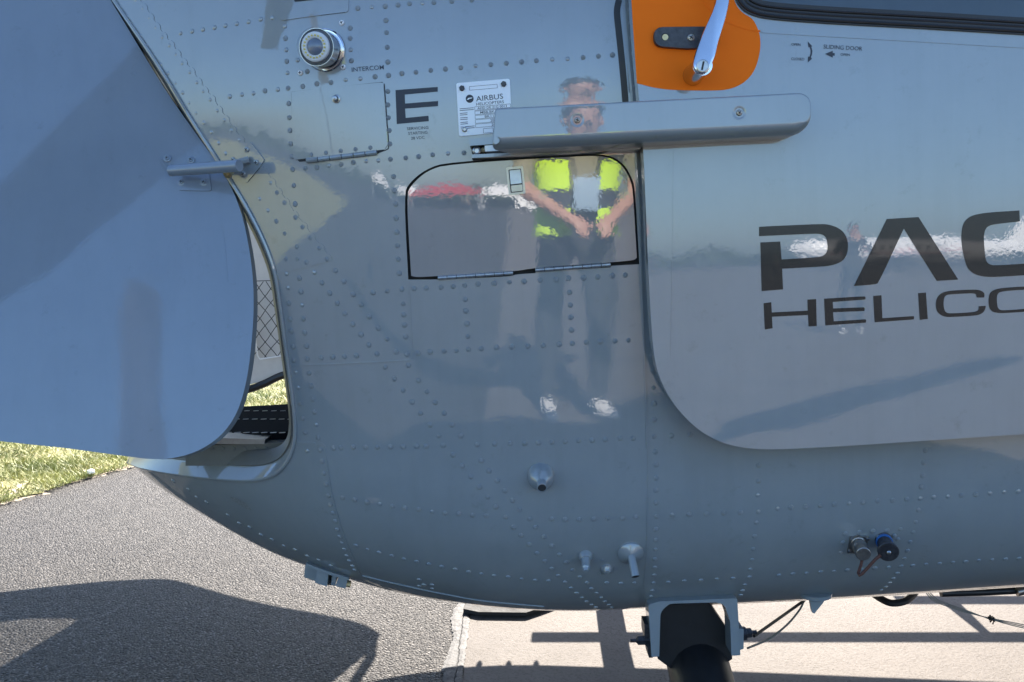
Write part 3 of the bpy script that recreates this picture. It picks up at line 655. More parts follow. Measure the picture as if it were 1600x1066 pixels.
# ---- small service panel with its stencilled text
SP = empty('service_panel'); SP.parent = HELI
sp = fillet([(456, 144), (599, 129), (606, 226), (601, 234), (462, 250), (459, 247)], [2, 5, 2, 3, 3, 2])
patch('panel_sheet', SF, SF.pts(sp), .0020, .0024, 'paint', SP)
for a in [(487, 242), (510, 239), (533, 236), (556, 233.5), (579, 231)]: 
    o = rm.copy(); COL.objects.link(o); o.parent = SP; n = SF.nrm(*a); o.location = tuple(SF.at(*a, .002)); o.rotation_euler = Vector(n).to_track_quat('Z', 'Y').to_euler(); o.scale = (.0036,) * 3
def piano(surf, p0, p1, n, r, mat, par, off=.003):
    p0 = np.array(p0, float); p1 = np.array(p1, float)
    for k in range(n):
        a = p0 + (p1 - p0) * (k + .03) / n; c = p0 + (p1 - p0) * (k + .97) / n; mb = MB(); mb.tube([surf.at(*a, off), surf.at(*c, off)], r, 10); mb.build('hinge_knuckle', mat, par)
piano(SF, (480, 251.5), (590, 238.5), 6, .0042, 'paint', SP)
patch('hinge_gap', SF, SF.pts([(464, 249), (482, 247), (480, 252), (468, 253)]), .0006, 0, 'seam', SP); patch('hinge_gap', SF, SF.pts([(588, 236), (601, 233), (598, 237), (589, 241)]), .0006, 0, 'seam', SP)
mb = MB(); c = SF.at(526, 155, .002); n = SF.nrm(526, 155); mb.lathe(c, n, [(.0072, -.001), (.007, .0008), (.0045, .0015), (.0042, .007), (.0034, .0085), (0, .009)], 14); mb.build('panel_stud', 'steel', SP)
strip('panel_gap', SF, [(600.5, 131), (604, 180), (607.3, 226), (604, 234), (592, 238)], .0014, .0008, .0005, 'seam', SP)
strip('panel_gap', SF, [(456, 144), (505, 138.5), (550, 133.7), (598, 128.7)], .0009, .0006, .0004, 'seam', SP, False)
strip('panel_gap', SF, [(455.5, 145), (457.5, 200), (459.5, 244), (464, 250)], .0009, .0006, .0004, 'seam', SP)
text_on('lettering', SF, 'INTERCOM', (550, 112.5), (600, 108.5), 7.2, 'navy', skin)
patch('letter', SF, SF.pts([(618, 141), (684, 136), (684, 143.3), (632.5, 148), (633, 162), (684.5, 158), (684.5, 166), (633, 170), (634, 184.5), (669.5, 181), (670, 189.5), (620, 194)]), .0005, 0, 'navy', skin, g=.01)
text_on('lettering', SF, 'SERVICING', (636, 203.5), (669.5, 201.5), 4.6, 'navy', skin)
text_on('lettering', SF, 'STARTING', (638, 211), (668, 209), 4.6, 'navy', skin)
text_on('lettering', SF, '28 VDC', (642.5, 218.5), (663.5, 217), 4.6, 'navy', skin)
# ---- panel at the top edge
TP = patch('upper_panel', SF, SF.pts(fillet([(436, -40), (437, 33), (545, 19), (544, -54)], [2, 7, 6, 2])), .0016, .002, 'paint', HELI)
mb = MB(); mb.prism([SF.at(u, v, .0022) for u, v in fillet([(459, -8), (461, 3.5), (491, .5), (490, -11)], 1.5, 3)], tuple(.0005 * SF.nrm(470, 0))); mb.build('panel_slot', 'seam', TP)

# ---- round LED signal lamp
LP = empty('signal_lamp'); LP.parent = HELI
b0 = SF.at(508, 79, 0); f0 = at_y(488, 71.5, b0[1] - .050); ax = f0 - b0; L = np.linalg.norm(ax)
mb = MB(); mb.lathe(b0, ax, [(.0335, -.006), (.0335, .003), (.0320, .0045), (.0312, .003), (.030, .003)], 32); mb.build('base_ring', 'chrome', LP)
mb = MB(); mb.lathe(b0, ax, [(.0300, -.004), (.0285, .012), (.0283, L * .66), (.0285, L * .7), (.0279, L * .7), (.0275, L * .5), (0, L * .5)], 32); mb.build('lamp_cup', 'chrome', LP)
mb = MB(); mb.lathe(b0, ax, [(.0284, L * .68), (.0286, L * .86), (.0268, L * .96), (.0236, L), (.012, L * 1.02), (0, L * 1.025)], 32); mb.build('dome', 'dome', LP)
mb = MB(); mb.lathe(b0, ax, [(.0226, L * .70), (.0225, L * .80), (.0205, L * .83), (.0138, L * .83), (.0134, L * .80)], 32); bo = mb.build('led_board', 'ledwhite', LP)
mb = MB(); mb.lathe(b0, ax, [(.0276, L * .55), (.0262, L * .60), (.0226, L * .66)], 32); mb.build('reflector', 'cupgrey', LP)
e1 = np.array(Vector(ax).normalized().orthogonal().normalized()); e2 = np.cross(ax / L, e1)
led0 = None
for k in range(20):
    a = 2 * PI * k / 20; c = b0 + ax * .845 + (e1 * math.cos(a) + e2 * math.sin(a)) * .0168
    if led0 is None: mb = MB(); mb.lathe((0, 0, 0), (0, 0, 1), [(.0015, -.001), (.0014, .0012), (0, .0018)], 8); led0 = mb.build('led', 'led', bo); o = led0
    else: o = led0.copy(); COL.objects.link(o); o.parent = bo
    o.location = tuple(c); o.rotation_euler = Vector(ax).to_track_quat('Z', 'Y').to_euler()
mb = MB(); mb.lathe(b0, ax, [(.0136, L * .76), (.0132, L * .80), (.010, L * .85), (.005, L * .87), (0, L * .875)], 24); mb.build('centre_lens', 'lensblue', LP)
for u, v in ((534, 36), (536.5, 105), (469.5, 114)): screw(SF, u, v, .0042, 'white', LP, .001)

# ---- manufacturer's data plate
DP = patch('data_plate', SF, SF.pts(fillet([(713, 130.5), (796.5, 123.5), (800.5, 205.5), (717.5, 213.5)], 3.5)), .0022, .002, 'plate', HELI)
OFF = .0025
for u, v in ((722, 138.5), (787, 132)):
    mb = MB(); mb.lathe(SF.at(u, v, .002), SF.nrm(u, v), [(.0046, 0), (.0046, .0028), (.0038, .0036), (0, .0036)], 6); mb.build('bolt', 'gun', DP, False)
mb = MB(); mb.lathe(SF.at(726, 202.5, .002), SF.nrm(726, 202.5), [(.0046, 0), (.0044, .002), (.0030, .0024), (.0024, .0012), (0, .0012)], 12); mb.build('bolt', 'steel', DP)
def pl(x, y):                                  # plate coordinates 0..1 -> picture
    return ((713 + 83.5 * x + 4.2 * y), (130.5 - 7 * x + 82.5 * y))
def plate_line(pts, w=.0007, mat='navy'):
    mb = MB()
    for (a, b_) in zip(pts[:-1], pts[1:]):
        A = SF.at(*pl(*a), OFF); B = SF.at(*pl(*b_), OFF); n = SF.nrm(*pl(*a)); d = B - A; q = np.cross(n, d); q = q / np.linalg.norm(q) * w / 2
        mb.add([A - q, B - q, B + q, A + q], [(0, 1, 2, 3)])
    return mb.build('printed_line', mat, DP, False)
def rect(x0, y0, x1, y1): plate_line([(x0, y0), (x1, y0), (x1, y1), (x0, y1), (x0, y0)], .0005)
rect(.24, .085, .76, .155)
c = np.array(pl(.235, .315)); pts = [(c[0] + 6.2 * math.cos(a), c[1] + 6.4 * math.sin(a)) for a in np.linspace(0, 2 * PI, 25)[:-1]]
patch('emblem_disc', SF, SF.pts(pts), OFF, 0, 'navy', DP, g=.01)
patch('emblem_swirl', SF, SF.pts([(c[0] - 4.6, c[1] + 1.6), (c[0] - 2, c[1] - 1.2), (c[0] + 2, c[1] - 1.8), (c[0] + 5, c[1] - 1.6), (c[0] + 2.2, c[1] - .2), (c[0] - .5, c[1] + .2), (c[0] - 1.5, c[1] + 1.4)]), OFF + .0003, 0, 'plate', DP, g=.01)
text_on('lettering', SF, 'AIRBUS', pl(.355, .375), pl(.86, .365), 8.4, 'navy', DP, OFF)
text_on('lettering', SF, 'HELICOPTERS', pl(.355, .455), pl(.87, .45), 4.6, 'navy', DP, OFF)
rows = [('AHD DE 21G 0013', .37, .93), ('MBB-BK117', .42, .98), ('BK117', .50, .98), ('2007', .60, .98), ('2018', .62, .98)]
for k, (s_, x0, x1) in enumerate(rows):
    y0 = .475 + k * .082; rect(.32, y0, .99, y0 + .066); e_ = {0: .92, 1: .80, 2: .72, 3: .74, 4: .76}[k]
    text_on('lettering', SF, s_, pl(x0, y0 + .055), pl(e_, y0 + .055), 3.8, 'navy', DP, OFF)
for k in range(5):
    for j in range(2): 
        y = .49 + k * .086 + j * .032; plate_line([(.04, y), (.04 + (.26 if k in (0, 4) else .14), y)], .0009, 'navy')
rect(.46, .90, .64, .985); rect(.66, .90, .8, .985)

# ---- slide rail and its fairing
RL = empty('slide_rail'); RL.parent = HELI
yb = -.85
def bar(name, px, y, depth, mat, par): mb = MB(); mb.prism([at_y(u, v, y) for u, v in px], (0, depth, 0)); return mb.build(name, mat, par, False)
bar('rail_block', [(733, 217), (776, 213.5), (776, 225), (734, 228)], -.880, .05, 'paint', RL)
bar('rail_lip', [(737, 241.5), (1001, 230), (1001, 233.5), (737, 247)], -.879, .05, 'paint', RL)
bar('rail_back', [(736, 226), (1001, 214), (1001, 231), (738, 244)], -.858, .03, 'dark_mech', RL)
bar('roller_plate', [(757, 227.5), (830, 223.5), (830, 233), (758, 237)], -.876, .02, 'steel', RL)
bar('roller_plate', [(760, 236.8), (788, 235.4), (788, 240), (760, 241)], -.877, .02, 'dark_mech', RL)
bar('roller_plate', [(806, 230.8), (828, 229.6), (828, 232.6), (806, 234)], -.879, .02, 'white', RL)
bar('roller_plate', [(861, 228.6), (870, 228), (870, 231), (861, 232)], -.878, .02, 'nickel', RL)
mb = MB(); mb.lathe(at_y(745, 236, -.868), (0, -1, 0), [(.007, 0), (.0065, .006), (.004, .007), (.0036, .003), (0, .003)], 14); mb.build('roller', 'steel', RL)
mb = MB(); mb.lathe(at_y(752, 235, -.870), (1, 0, .03), [(.0035, 0), (.0045, .003), (.0035, .008), (0, .008)], 8); mb.build('roller_nut', 'brass', RL)
bar('stop_bracket', [(925, 222), (932, 221), (948, 232), (910, 234), (916, 222)], -.884, .03, 'nickel', RL)
RF = empty('rail_fairing'); RF.parent = HELI
fy = -.958
ol = fillet([(773.5, 172), (1262, 147), (1264, 210), (769, 234.5)], [7, 22, 42, 9], 12)
cen = np.array([at_y(u, v, fy + .015) for u, v in dens(ol, 9)]); n = len(cen)
d = np.roll(cen, -1, 0) - np.roll(cen, 1, 0); nn2 = np.stack([d[:, 2], 0 * d[:, 0], -d[:, 0]], 1); nn2 /= np.linalg.norm(nn2, axis=1, keepdims=True)
if ((cen - cen.mean(0)) * nn2).sum() < 0: nn2 = -nn2
low = sst(-nn2[:, 2], -.1, 1.0); ri = (.0022 + .0130 * low)[:, None]; ry = (.0035 + .0195 * low)[:, None]
rings = [cen * [1, 0, 1] + np.array([0, -.862, 0]) + np.stack([.03 * sst(-cen[:, 0], -float(cen[:, 0].min()) - .03, -float(cen[:, 0].min()) - .005), 0 * cen[:, 0], 0 * cen[:, 0]], 1)]
for a in np.linspace(0, PI / 2, 8):
    r_ = cen * [1, 0, 1] - nn2 * ri * (1 - math.cos(a)); r_[:, 1:2] = fy + ry * (1 - math.sin(a)); rings.append(r_)
rings.append(rings[-1] - nn2 * .0012); V = np.concatenate(rings); Fc = []
for i in range(len(rings) - 1):
    for k in range(n): Fc.append((i * n + k, i * n + (k + 1) % n, (i + 1) * n + (k + 1) % n, (i + 1) * n + k))
Fc.append(tuple((len(rings) - 1) * n + k for k in range(n)))
mb = MB(); mb.add(V, Fc); fo_ = mb.build('fairing_shell', 'door', RF, True, 45)
class PlaneY:                                  # upright plane helper with the Surf interface
    def __init__(s, y): s.y = y
    def at(s, u, v, off=0.): return at_y(u, v, s.y) + np.array([0, -off, 0])
    def nrm(s, u, v): return np.array([0, -1., 0])
PF = PlaneY(fy)
for u, v in ((902, 188), (1155, 176.5)):
    mb = MB(); mb.lathe(PF.at(u, v, -.001), (0, -1, 0), [(.0105, 0), (.0103, .0014), (.0072, .0012), (.0062, .0006), (0, .0006)], 20); mb.build('screw_cup', 'door', RF)
    screw(PF, u, v, .0046, 'nickel', RF, .0004)

# ---- fuel and baggage hatch
HT = patch('access_hatch', SF, hat_i, .0008, .012, 'hatch', HELI, g=.018)
for p0, p1 in (((684, 434.5), (802, 426.5)), ((836, 422.3), (954, 413.6))): piano(SF, p0, p1, 8, .0034, 'hinge', HT, .0018)
LT = [(790.5, 262), (817, 259.5), (821.5, 302.5), (795, 305.5)]
patch('latch_frame', SF, SF.pts(fillet(LT, 3)), .0026, .002, 'steel', HT, g=.01)
patch('latch_well', SF, SF.pts(fillet([(794.3, 265.6), (814, 263.7), (817.5, 299.5), (798, 301.8)], 1.5)), .0030, .0003, 'seam', HT, g=.01)
mb = MB(); q_ = fillet([(796, 266.8), (813, 265), (815.4, 286.6), (798, 288.6)], 1); mb.prism([SF.at(u, v, .0036 + .0016 * (v - 265) / 23) for u, v in q_], tuple(-.003 * SF.nrm(805, 275))); mb.build('latch_paddle', 'steel', HT, False)
patch('latch_tab', SF, SF.pts(fillet([(798.4, 290.4), (815.8, 288.4), (816.7, 298.3), (799.5, 300.3)], 1)), .0036, .002, 'steel', HT, g=.01)
text_on('lettering', SF, 'SLOW', (802, 296), (812, 294.7), 2.2, 'navy', HT, .0039) if False else None

# ---- sliding door
WIN = [(1143, -60), (1146, -10), (1151, 6), (1165, 21), (1196, 31), (1300, 38), (1450, 46), (1600, 55), (2300, 96), (2300, -700), (1190, -700)]
DR = [(985, -120), (985, 0), (998, 150), (1005, 222), (1012, 400), (1016, 480), (1020.5, 545), (1026, 578), (1040, 612), (1062, 644), (1092, 673), (1125, 691), (1155, 699), (1190, 702.5), (1240, 701.5), (1330, 696.5), (1600, 678.5), (2250, 640), (2300, 600), (2300, -700), (1010, -700)]
win = SDR.pts(smooth_poly(WIN, 2)); dr = SDR.pts(smooth_poly(DR, 2, 40))
SD_ = patch('sliding_door', SDR, dr, 0, .030, 'door', HELI, [win], g=.04)
wx = SDR.pts(smooth_poly([(1160, -60), (1162, -12), (1168, -2), (1182, 6), (1210, 11), (1300, 16), (1450, 23), (1600, 31), (2280, 80), (2280, -680), (1200, -680)], 2)); patch('window', SDR, wx, -.006, .004, 'glass', SD_, g=.05)
def loop_tube(name, poly, off, r, mat, par):
    mb = MB(); P = [SDR.P(a[0], a[1]) + off * np.array([0, -1, 0]) for a in dens(poly, .03)]; P.append(P[0]); mb.tube(P, r, 8, False); return mb.build(name, mat, par)
def inset_px(poly, d):
    p = np.array(poly, float); e = np.roll(p, -1, 0) - np.roll(p, 1, 0); n = np.stack([e[:, 1], -e[:, 0]], 1); n /= np.linalg.norm(n, axis=1, keepdims=True) + 1e-9
    s = np.sign(((p.mean(0) - p) * n).sum()); return p + n * s * d
wl = dens(win, .02); wr = inset_px(wl, .017)
patch('window_seal', SDR, wl, .0035, .006, 'rubber', SD_, [inset_px(wl, .010)], g=.02)
patch('window_seal', SDR, inset_px(wl, .0085), .0005, .006, 'rubber', SD_, [inset_px(wl, .026)], g=.02)
for d_, off, r_ in ((.0045, .0035, .0028), (.012, .0015, .0022), (.0185, .001, .002)): loop_tube('seal_bead', inset_px(wl, d_), off, r_, 'rubber', SD_)
ODC = [(985.5, -40), (986, 0), (995, 130.5), (1002, 132), (1020, 137), (1045, 140.5), (1075, 141.5), (1125, 142), (1146, 138), (1165, 128), (1180, 110), (1188, 80), (1188, 58), (1183, 42), (1175.5, 29), (1160, 20.5), (1150, 9), (1144, -10), (1142, -40)]
patch('handle_marking', SDR, SDR.pts(smooth_poly(ODC, 2, 40)), .0005, 0, 'orange', SD_, g=.02)
strip('door_crease', SDR, [(1094, -6), (1112, 18), (1140, 36), (1168, 45.5), (1187.5, 48.8)], .0022, .0011, .0006, 'orange', SD_)
strip('door_crease', SDR, [(1188.5, 49), (1200, 51), (1300, 57), (1450, 65.5), (1610, 75)], .0022, .0009, .0006, 'door', SD_)
strip('door_crease', SDR, [(1053, 225), (1052, 300), (1051, 400), (1048, 560)], .0016, .0006, .0006, 'door', SD_)
# handle
mb = MB(); hp = fillet([(1022, 42), (1118, 41), (1118, 74), (1075, 76), (1060, 75), (1022, 72)], [15, 3, 3, 2, 3, 15], 8)
P0 = np.array([at_y(u, v, DOOR_Y - .009) for u, v in hp]); c0 = P0.mean(0); n = len(P0); V = np.concatenate([P0 + [0, .010, 0], P0 + [0, .0015, 0], c0 + (P0 - c0) * .975]); Fc = [(i * n + k, i * n + (k + 1) % n, (i + 1) * n + (k + 1) % n, (i + 1) * n + k) for i in range(2) for k in range(n)] + [tuple(2 * n + k for k in range(n))]
mb.add(V, Fc); hplate = mb.build('handle_plate', 'gun', SD_, True, 25)
PH = PlaneY(DOOR_Y - .009)
mb = MB(); mb.lathe(PH.at(1039, 57.5, .0003), (0, -1, 0), [(.0056, -.003), (.0056, .0006), (0, .0006)], 16); mb.build('plate_hole', 'seam', SD_)
mb = MB(); mb.lathe(PH.at(1039.3, 58.5, .0006), (0, -1, 0), [(.0046, 0), (.0046, .0007), (0, .0007)], 16); mb.build('hole_plug', 'brass', SD_)
screw(PH, 1079.5, 59, .0056, 'nickel', SD_, .0004)
LY = DOOR_Y - .078
lev = np.array([(1108, -120), (1138, -120), (1146, -10), (1140, 18), (1131, 45), (1124, 66), (1120, 84), (1114, 98), (1111, 106), (1106, 112.5), (1099, 116), (1091, 114), (1086, 108), (1083, 101), (1085, 92), (1092, 71), (1102, 45), (1121, 5), (1126, -20)], float)
lev = smooth_poly([tuple(p) for p in lev], 1, 60)
P0 = np.array([at_y(u, v, LY) for u, v in lev]); n = len(P0); e = np.roll(P0, -1, 0) - np.roll(P0, 1, 0); nq = np.stack([e[:, 2], 0 * e[:, 0], -e[:, 0]], 1); nq /= np.linalg.norm(nq, axis=1, keepdims=True)
if ((P0 - P0.mean(0)) * nq).sum() < 0: nq = -nq
zz = P0[:, 2]; dome = .006 * np.clip((zz - zz.min()) / (zz.max() - zz.min()) * 4, 0, 1)[:, None]
P0 = P0 + np.stack([0 * zz, .16 * (zz - zz.min()), 0 * zz], 1); V = np.concatenate([P0 + [0, .022, 0] - nq * .002, P0 + [0, .004, 0], P0 + [0, .0012, 0] - nq * .0008, P0 - nq * .0035]); Fc = [(i * n + k, i * n + (k + 1) % n, (i + 1) * n + (k + 1) % n, (i + 1) * n + k) for i in range(3) for k in range(n)] + [tuple(3 * n + k for k in range(n)), tuple(range(n))[::-1]]
mb = MB(); mb.add(V, Fc); mb.build('handle_lever', 'chrome', SD_, True, 28)
fc = at_y(1098, 102, LY + .006); bc = fc * [1, 0, 1] + np.array([0, DOOR_Y - .001, 0])
mb = MB(); mb.lathe(bc, (0, -1, 0), [(.0158, 0), (.0154, .003), (.0150, .010), (.0142, .055), (.0146, .070)], 24); mb.build('handle_column', 'chrome', SD_)
mb = MB(); c = at_y(1098, 103, LY - .0006); mb.lathe(c, (0, -1, 0), [(.0092, -.002), (.0092, .0008), (.0080, .0010), (.0078, .0004), (0, .0004)], 24); mb.build('lock_barrel', 'steel', SD_)
mb = MB(); mb.box(tuple(c + [0, -.0012, 0]), (.0024, .0012, .012), Matrix.Rotation(math.radians(14), 3, 'Y')); mb.build('keyhole', 'seam', SD_)
# flat print on the door
text_on('lettering', SDR, 'OPEN', (1236.3, 71.5), (1250.5, 72), 4.2, 'navy', SD_); text_on('lettering', SDR, 'CLOSED', (1236, 94), (1256.5, 94.8), 4.2, 'navy', SD_)
text_on('lettering', SDR, 'SLIDING DOOR', (1286.5, 76), (1347, 79.5), 6.6, 'navy', SD_); text_on('lettering', SDR, 'OPEN', (1313, 87.2), (1327.5, 87.8), 4.0, 'navy', SD_)
patch('arrow', SDR, SDR.pts([(1289, 84.5), (1301, 79.5), (1301, 83), (1304, 83.2), (1304, 87.4), (1301, 87.2), (1301, 90.3)]), .0006, 0, 'navy', SD_, g=.01)
patch('arrow', SDR, SDR.pts([(1262, 65), (1269, 72.5), (1267.5, 73.5), (1269.2, 80), (1268.4, 86), (1266.8, 89.5), (1268.6, 92), (1262, 98), (1262.4, 88.5), (1264.6, 89.3), (1266.3, 84), (1266.6, 79), (1265.2, 74), (1263.2, 74.2)]), .0006, 0, 'navy', SD_, g=.01)
LET = {
 'P': [[(1186, 354.6), (1200, 353.7), (1282, 350), (1295, 351), (1307, 355), (1315, 360), (1320, 366), (1324, 375), (1325, 384), (1324, 394), (1321, 402), (1316, 408), (1308, 412), (1298, 415), (1287, 416.5), (1222, 420), (1223.3, 452.3), (1190, 455), (1188, 379), (1219, 377.5), (1221, 405.5), (1272, 402.5), (1284, 401), (1290, 397), (1293, 391), (1293, 381), (1291, 372), (1287, 367.5), (1281, 365.5), (1270, 365.3), (1186, 369.2)]],
 'A': [[(1385.5, 342.3), (1435, 339.3), (1497, 437), (1463.5, 439), (1412, 357.3), (1373, 441), (1369, 444.5), (1334, 447)]],
 'C': [[(1592.5, 329), (1593.2, 346.2), (1551, 350.8), (1543, 354), (1539, 359), (1537, 368), (1537, 376), (1539, 401), (1541, 409), (1546, 413.5), (1555, 415), (1625, 410.5), (1626, 428.5), (1560, 432.8), (1545, 433), (1532, 431.5), (1522, 428), (1515, 423), (1510, 416), (1505, 398), (1502, 376), (1502, 364), (1504, 352), (1508, 345), (1514, 339.5), (1522, 336), (1534, 333.5), (1550, 331.7)]],
 'H': [[(1193, 474), (1205, 472.3), (1205.8, 488.3), (1262, 485.5), (1261.5, 468.3), (1275, 467.3), (1276, 509.6), (1263.3, 510.2), (1262.5, 492.2), (1206, 495), (1207, 513), (1195, 515)]],
 'E': [[(1287.5, 466.8), (1350, 463), (1352, 464), (1352, 468), (1301, 472), (1301.5, 482), (1350, 480.3), (1351, 482), (1350.5, 486), (1301.5, 488), (1302.5, 502.2), (1352, 499), (1353.3, 500.5), (1352.5, 504.2), (1289.5, 508.6)]],
 'L': [[(1364.3, 462.4), (1377, 461.4), (1378.5, 497.3), (1427, 494), (1428.2, 495.5), (1427.5, 499.2), (1366.5, 503.6)]],
 'I': [[(1434.5, 458.3), (1446.5, 457.2), (1449.4, 498.4), (1437, 499.9)]],
 'c': [[(1537.5, 465), (1538.3, 460), (1536, 456), (1530, 453.2), (1520, 452.5), (1487.5, 454), (1477, 455.6), (1469, 459.2), (1464, 465), (1461.8, 473), (1462.3, 482), (1465, 488.5), (1471, 493), (1477, 495), (1485, 495.6), (1524, 493.2), (1531, 491.5), (1536.5, 488), (1539.4, 483), (1540, 478), (1529, 478.6), (1529, 483), (1527, 486), (1520, 488), (1485, 490), (1479, 489), (1476, 486), (1474.3, 480), (1474, 473), (1475, 465.5), (1477.8, 461.6), (1482.5, 460), (1521, 458), (1525, 460), (1526, 465)]],
 'O': [[(1544.5, 467), (1546, 459), (1550, 454.5), (1557.5, 451.6), (1568, 449.8), (1602, 447.5), (1613, 449), (1621, 455), (1623.5, 466), (1622.5, 477), (1618, 483.5), (1608, 487), (1570, 489.2), (1558, 489.2), (1550, 487), (1546, 482), (1544.6, 475)], [(1557, 466), (1558.5, 459), (1564, 455.4), (1600, 452.4), (1607.5, 455), (1610, 463), (1609.5, 475), (1606, 481), (1600, 483), (1567, 485.2), (1561, 484), (1558, 479)]]}
for k, loops in LET.items():
    L2 = [SDR.pts(smooth_poly(p, 2, 48)) for p in loops]; patch('letter', SDR, L2[0], .0006, 0, 'black', SD_, L2[1:], g=.012)

# ---- drains, sockets and aerials on the lower side
def tip_axis(surf, ub, vb, ut, vt, dep):
    b_ = surf.at(ub, vb, 0); t_ = at_y(ut, vt, b_[1] - dep); return b_, t_ - b_, float(np.linalg.norm(t_ - b_))
D1 = empty('drain_cup'); D1.parent = HELI
b_, ax, L = tip_axis(SF, 845, 744, 847, 765, .038); n_ = SF.nrm(845, 745)
mb = MB(); mb.lathe(b_, n_ * .5 + ax / L, [(.0225, -.006), (.0225, .003), (.0215, .010), (.0185, .017), (.0125, .023), (.0088, .027), (.0080, .040)], 24); mb.build('cup', 'paint', D1)
axn = Vector(n_ * .5 + ax / L).normalized(); tip = Vector(b_) + axn * .040
mb = MB(); mb.lathe(tip, axn, [(.0080, -.004), (.0082, .003), (.0070, .0034), (.0064, -.004), (.006, -.012)], 20); mb.build('spout', 'paint', D1); mb = MB(); mb.lathe(tip, axn, [(.0068, -.001), (.0068, .0012), (0, .0012)], 20); mb.build('spout_bore', 'seam', D1)
D2 = empty('drain_spout'); D2.parent = HELI
b_, ax, L = tip_axis(SF, 985, 862, 993, 901, .030); n_ = SF.nrm(985, 862)
mb = MB(); mb.lathe(SF.at(985, 864, 0), n_, [(.0225, -.003), (.0222, .003), (.0185, .0065), (.011, .010), (.007, .013), (0, .014)], 24); mb.build('boss', 'paint', D2)
mb = MB(); mb.tube([b_ + n_ * .004, b_ + ax * .3 + n_ * .008, b_ + ax], [.0074, .0068, .0072], 16, False); mb.build('spout', 'paint', D2); mb = MB(); mb.lathe(b_ + ax * .99, ax, [(.0066, 0), (0, .0003)], 16); mb.build('spout_bore', 'seam', D2)
D3 = empty('drain_valve'); D3.parent = HELI
b_, ax, L = tip_axis(SF, 915, 869, 915.5, 893, .030); n_ = SF.nrm(915, 870)
mb = MB(); mb.lathe(b_, n_, [(.0125, -.003), (.0122, .004), (.009, .009), (0, .011)], 18); mb.build('boss', 'paint', D3)
mb = MB(); mb.lathe(b_, ax, [(.0078, 0), (.0080, L * .35), (.0074, L * .4), (.0076, L * .8), (.0055, L * .86), (.0040, L), (0, L)], 8); mb.build('valve_body', 'paint', D3, True, 25)
mb = MB(); mb.lathe(SF.at(948, 889, 0), SF.nrm(948, 889), [(.0115, -.002), (.011, .003), (.007, .006), (.005, .009), (0, .010)], 18); mb.build('drain_boss', 'paint', HELI)
for u, v in ((905.5, 865.5), (925, 865.5), (941, 876), (957, 886), (937, 897)):
    o = rm.copy(); COL.objects.link(o); o.parent = skin; n_ = SF.nrm(u, v); o.location = tuple(SF.at(u, v, 0)); o.rotation_euler = Vector(n_).to_track_quat('Z', 'Y').to_euler(); o.scale = (.0028,) * 3
C1 = empty('ground_socket'); C1.parent = HELI
b_, ax, L = tip_axis(SF, 1339, 846, 1349, 866, .042); n_ = SF.nrm(1338, 848)
fl = [(1328, 838), (1356, 837), (1351, 862), (1323, 862)]; mb = MB(); mb.prism([SF.at(u, v, .0045) for u, v in fl], tuple(-n_ * .008)); mb.build('socket_flange', 'nickel', C1, False)
for u, v in ((1330, 841), (1354, 840), (1326, 859)): mb = MB(); mb.lathe(SF.at(u, v, .004), n_, [(.0032, 0), (.0030, .003), (0, .0036)], 8); mb.build('flange_screw', 'steel', C1)
mb = MB(); mb.lathe(b_, ax, [(.0128, 0), (.0132, L * .25), (.0118, L * .27), (.0118, L * .42), (.0128, L * .44), (.0126, L * .55), (.0120, L * .57), (.0124, L * .62), (.0118, L * .66), (.0124, L * .7), (.0122, L), (.0112, L * 1.02), (0, L * 1.02)], 24); mb.build('socket_body', 'nickel', C1)
C2 = empty('capped_socket'); C2.parent = HELI
b_, ax, L = tip_axis(SF, 1380, 843, 1388, 862, .044)
mb = MB(); mb.lathe(b_, ax, [(.0140, -.004), (.0142, L * .10), (.0122, L * .12), (.0118, L * .5), (.0125, L * .62), (.0165, L * .9), (.0168, L)], 24, ); mb.build('socket_body', 'gun', C2)
mb = MB(); mb.lathe(b_, ax, [(.0136, L * .14), (.0139, L * .16), (.0139, L * .26), (.0134, L * .28)], 24); mb.build('colour_ring', 'blue', C2)
mb = MB(); mb.lathe(b_, ax, [(.0172, L * .96), (.0172, L * 1.02), (.0160, L * 1.04), (.004, L * 1.03), (.0038, L * 1.10), (.002, L * 1.13), (0, L * 1.13)], 24); mb.build('cap', 'gun', C2)
mb = MB(); mb.lathe(b_, ax, [(.0036, L * 1.04), (.0038, L * 1.11), (.002, L * 1.14), (0, L * 1.14)], 12); mb.build('cap_rivet', 'steel', C2)
S0 = float(b_[1] - .035)
mb = MB(); mb.tube([at_y(u, v, S0 + q) for (u, v, q) in [(1348, 872, .015), (1345, 884, .01), (1341, 896, .004), (1342.5, 899.5, 0), (1347, 897, 0), (1357, 886, -.004), (1368, 874, -.008), (1376, 867.5, -.01)]], .0026, 8); mb.build('cap_strap', 'brown', C2)
for u, v in ((1372, 838), (1397, 836)): mb = MB(); mb.lathe(SF.at(u, v, .001), SF.nrm(u, v), [(.0038, 0), (.0034, .003), (0, .004)], 10); mb.build('flange_screw', 'paint', C2)
AN = empty('blade_aerial'); AN.parent = HELI
y0 = float(SF.at(1270, 925)[1]); bo_ = at_y(1274, 928, y0 + .02)
V = []; mb = MB(); mb.lathe(bo_, (0, 0, -1), [(.030, -.004), (.029, .003), (.016, .008), (.012, .011), (0, .011)], 24); mb.build('aerial_base', 'paint', AN)
mb = MB(); mb.prism([bo_ + np.array(p) for p in [(-.012, -.004, -.008), (.018, -.004, -.008), (.013, -.004, -.016), (-.004, -.004, -.036), (-.008, -.004, -.034)]], (0, .008, 0)); mb.build('aerial_fin', 'paint', AN, False)
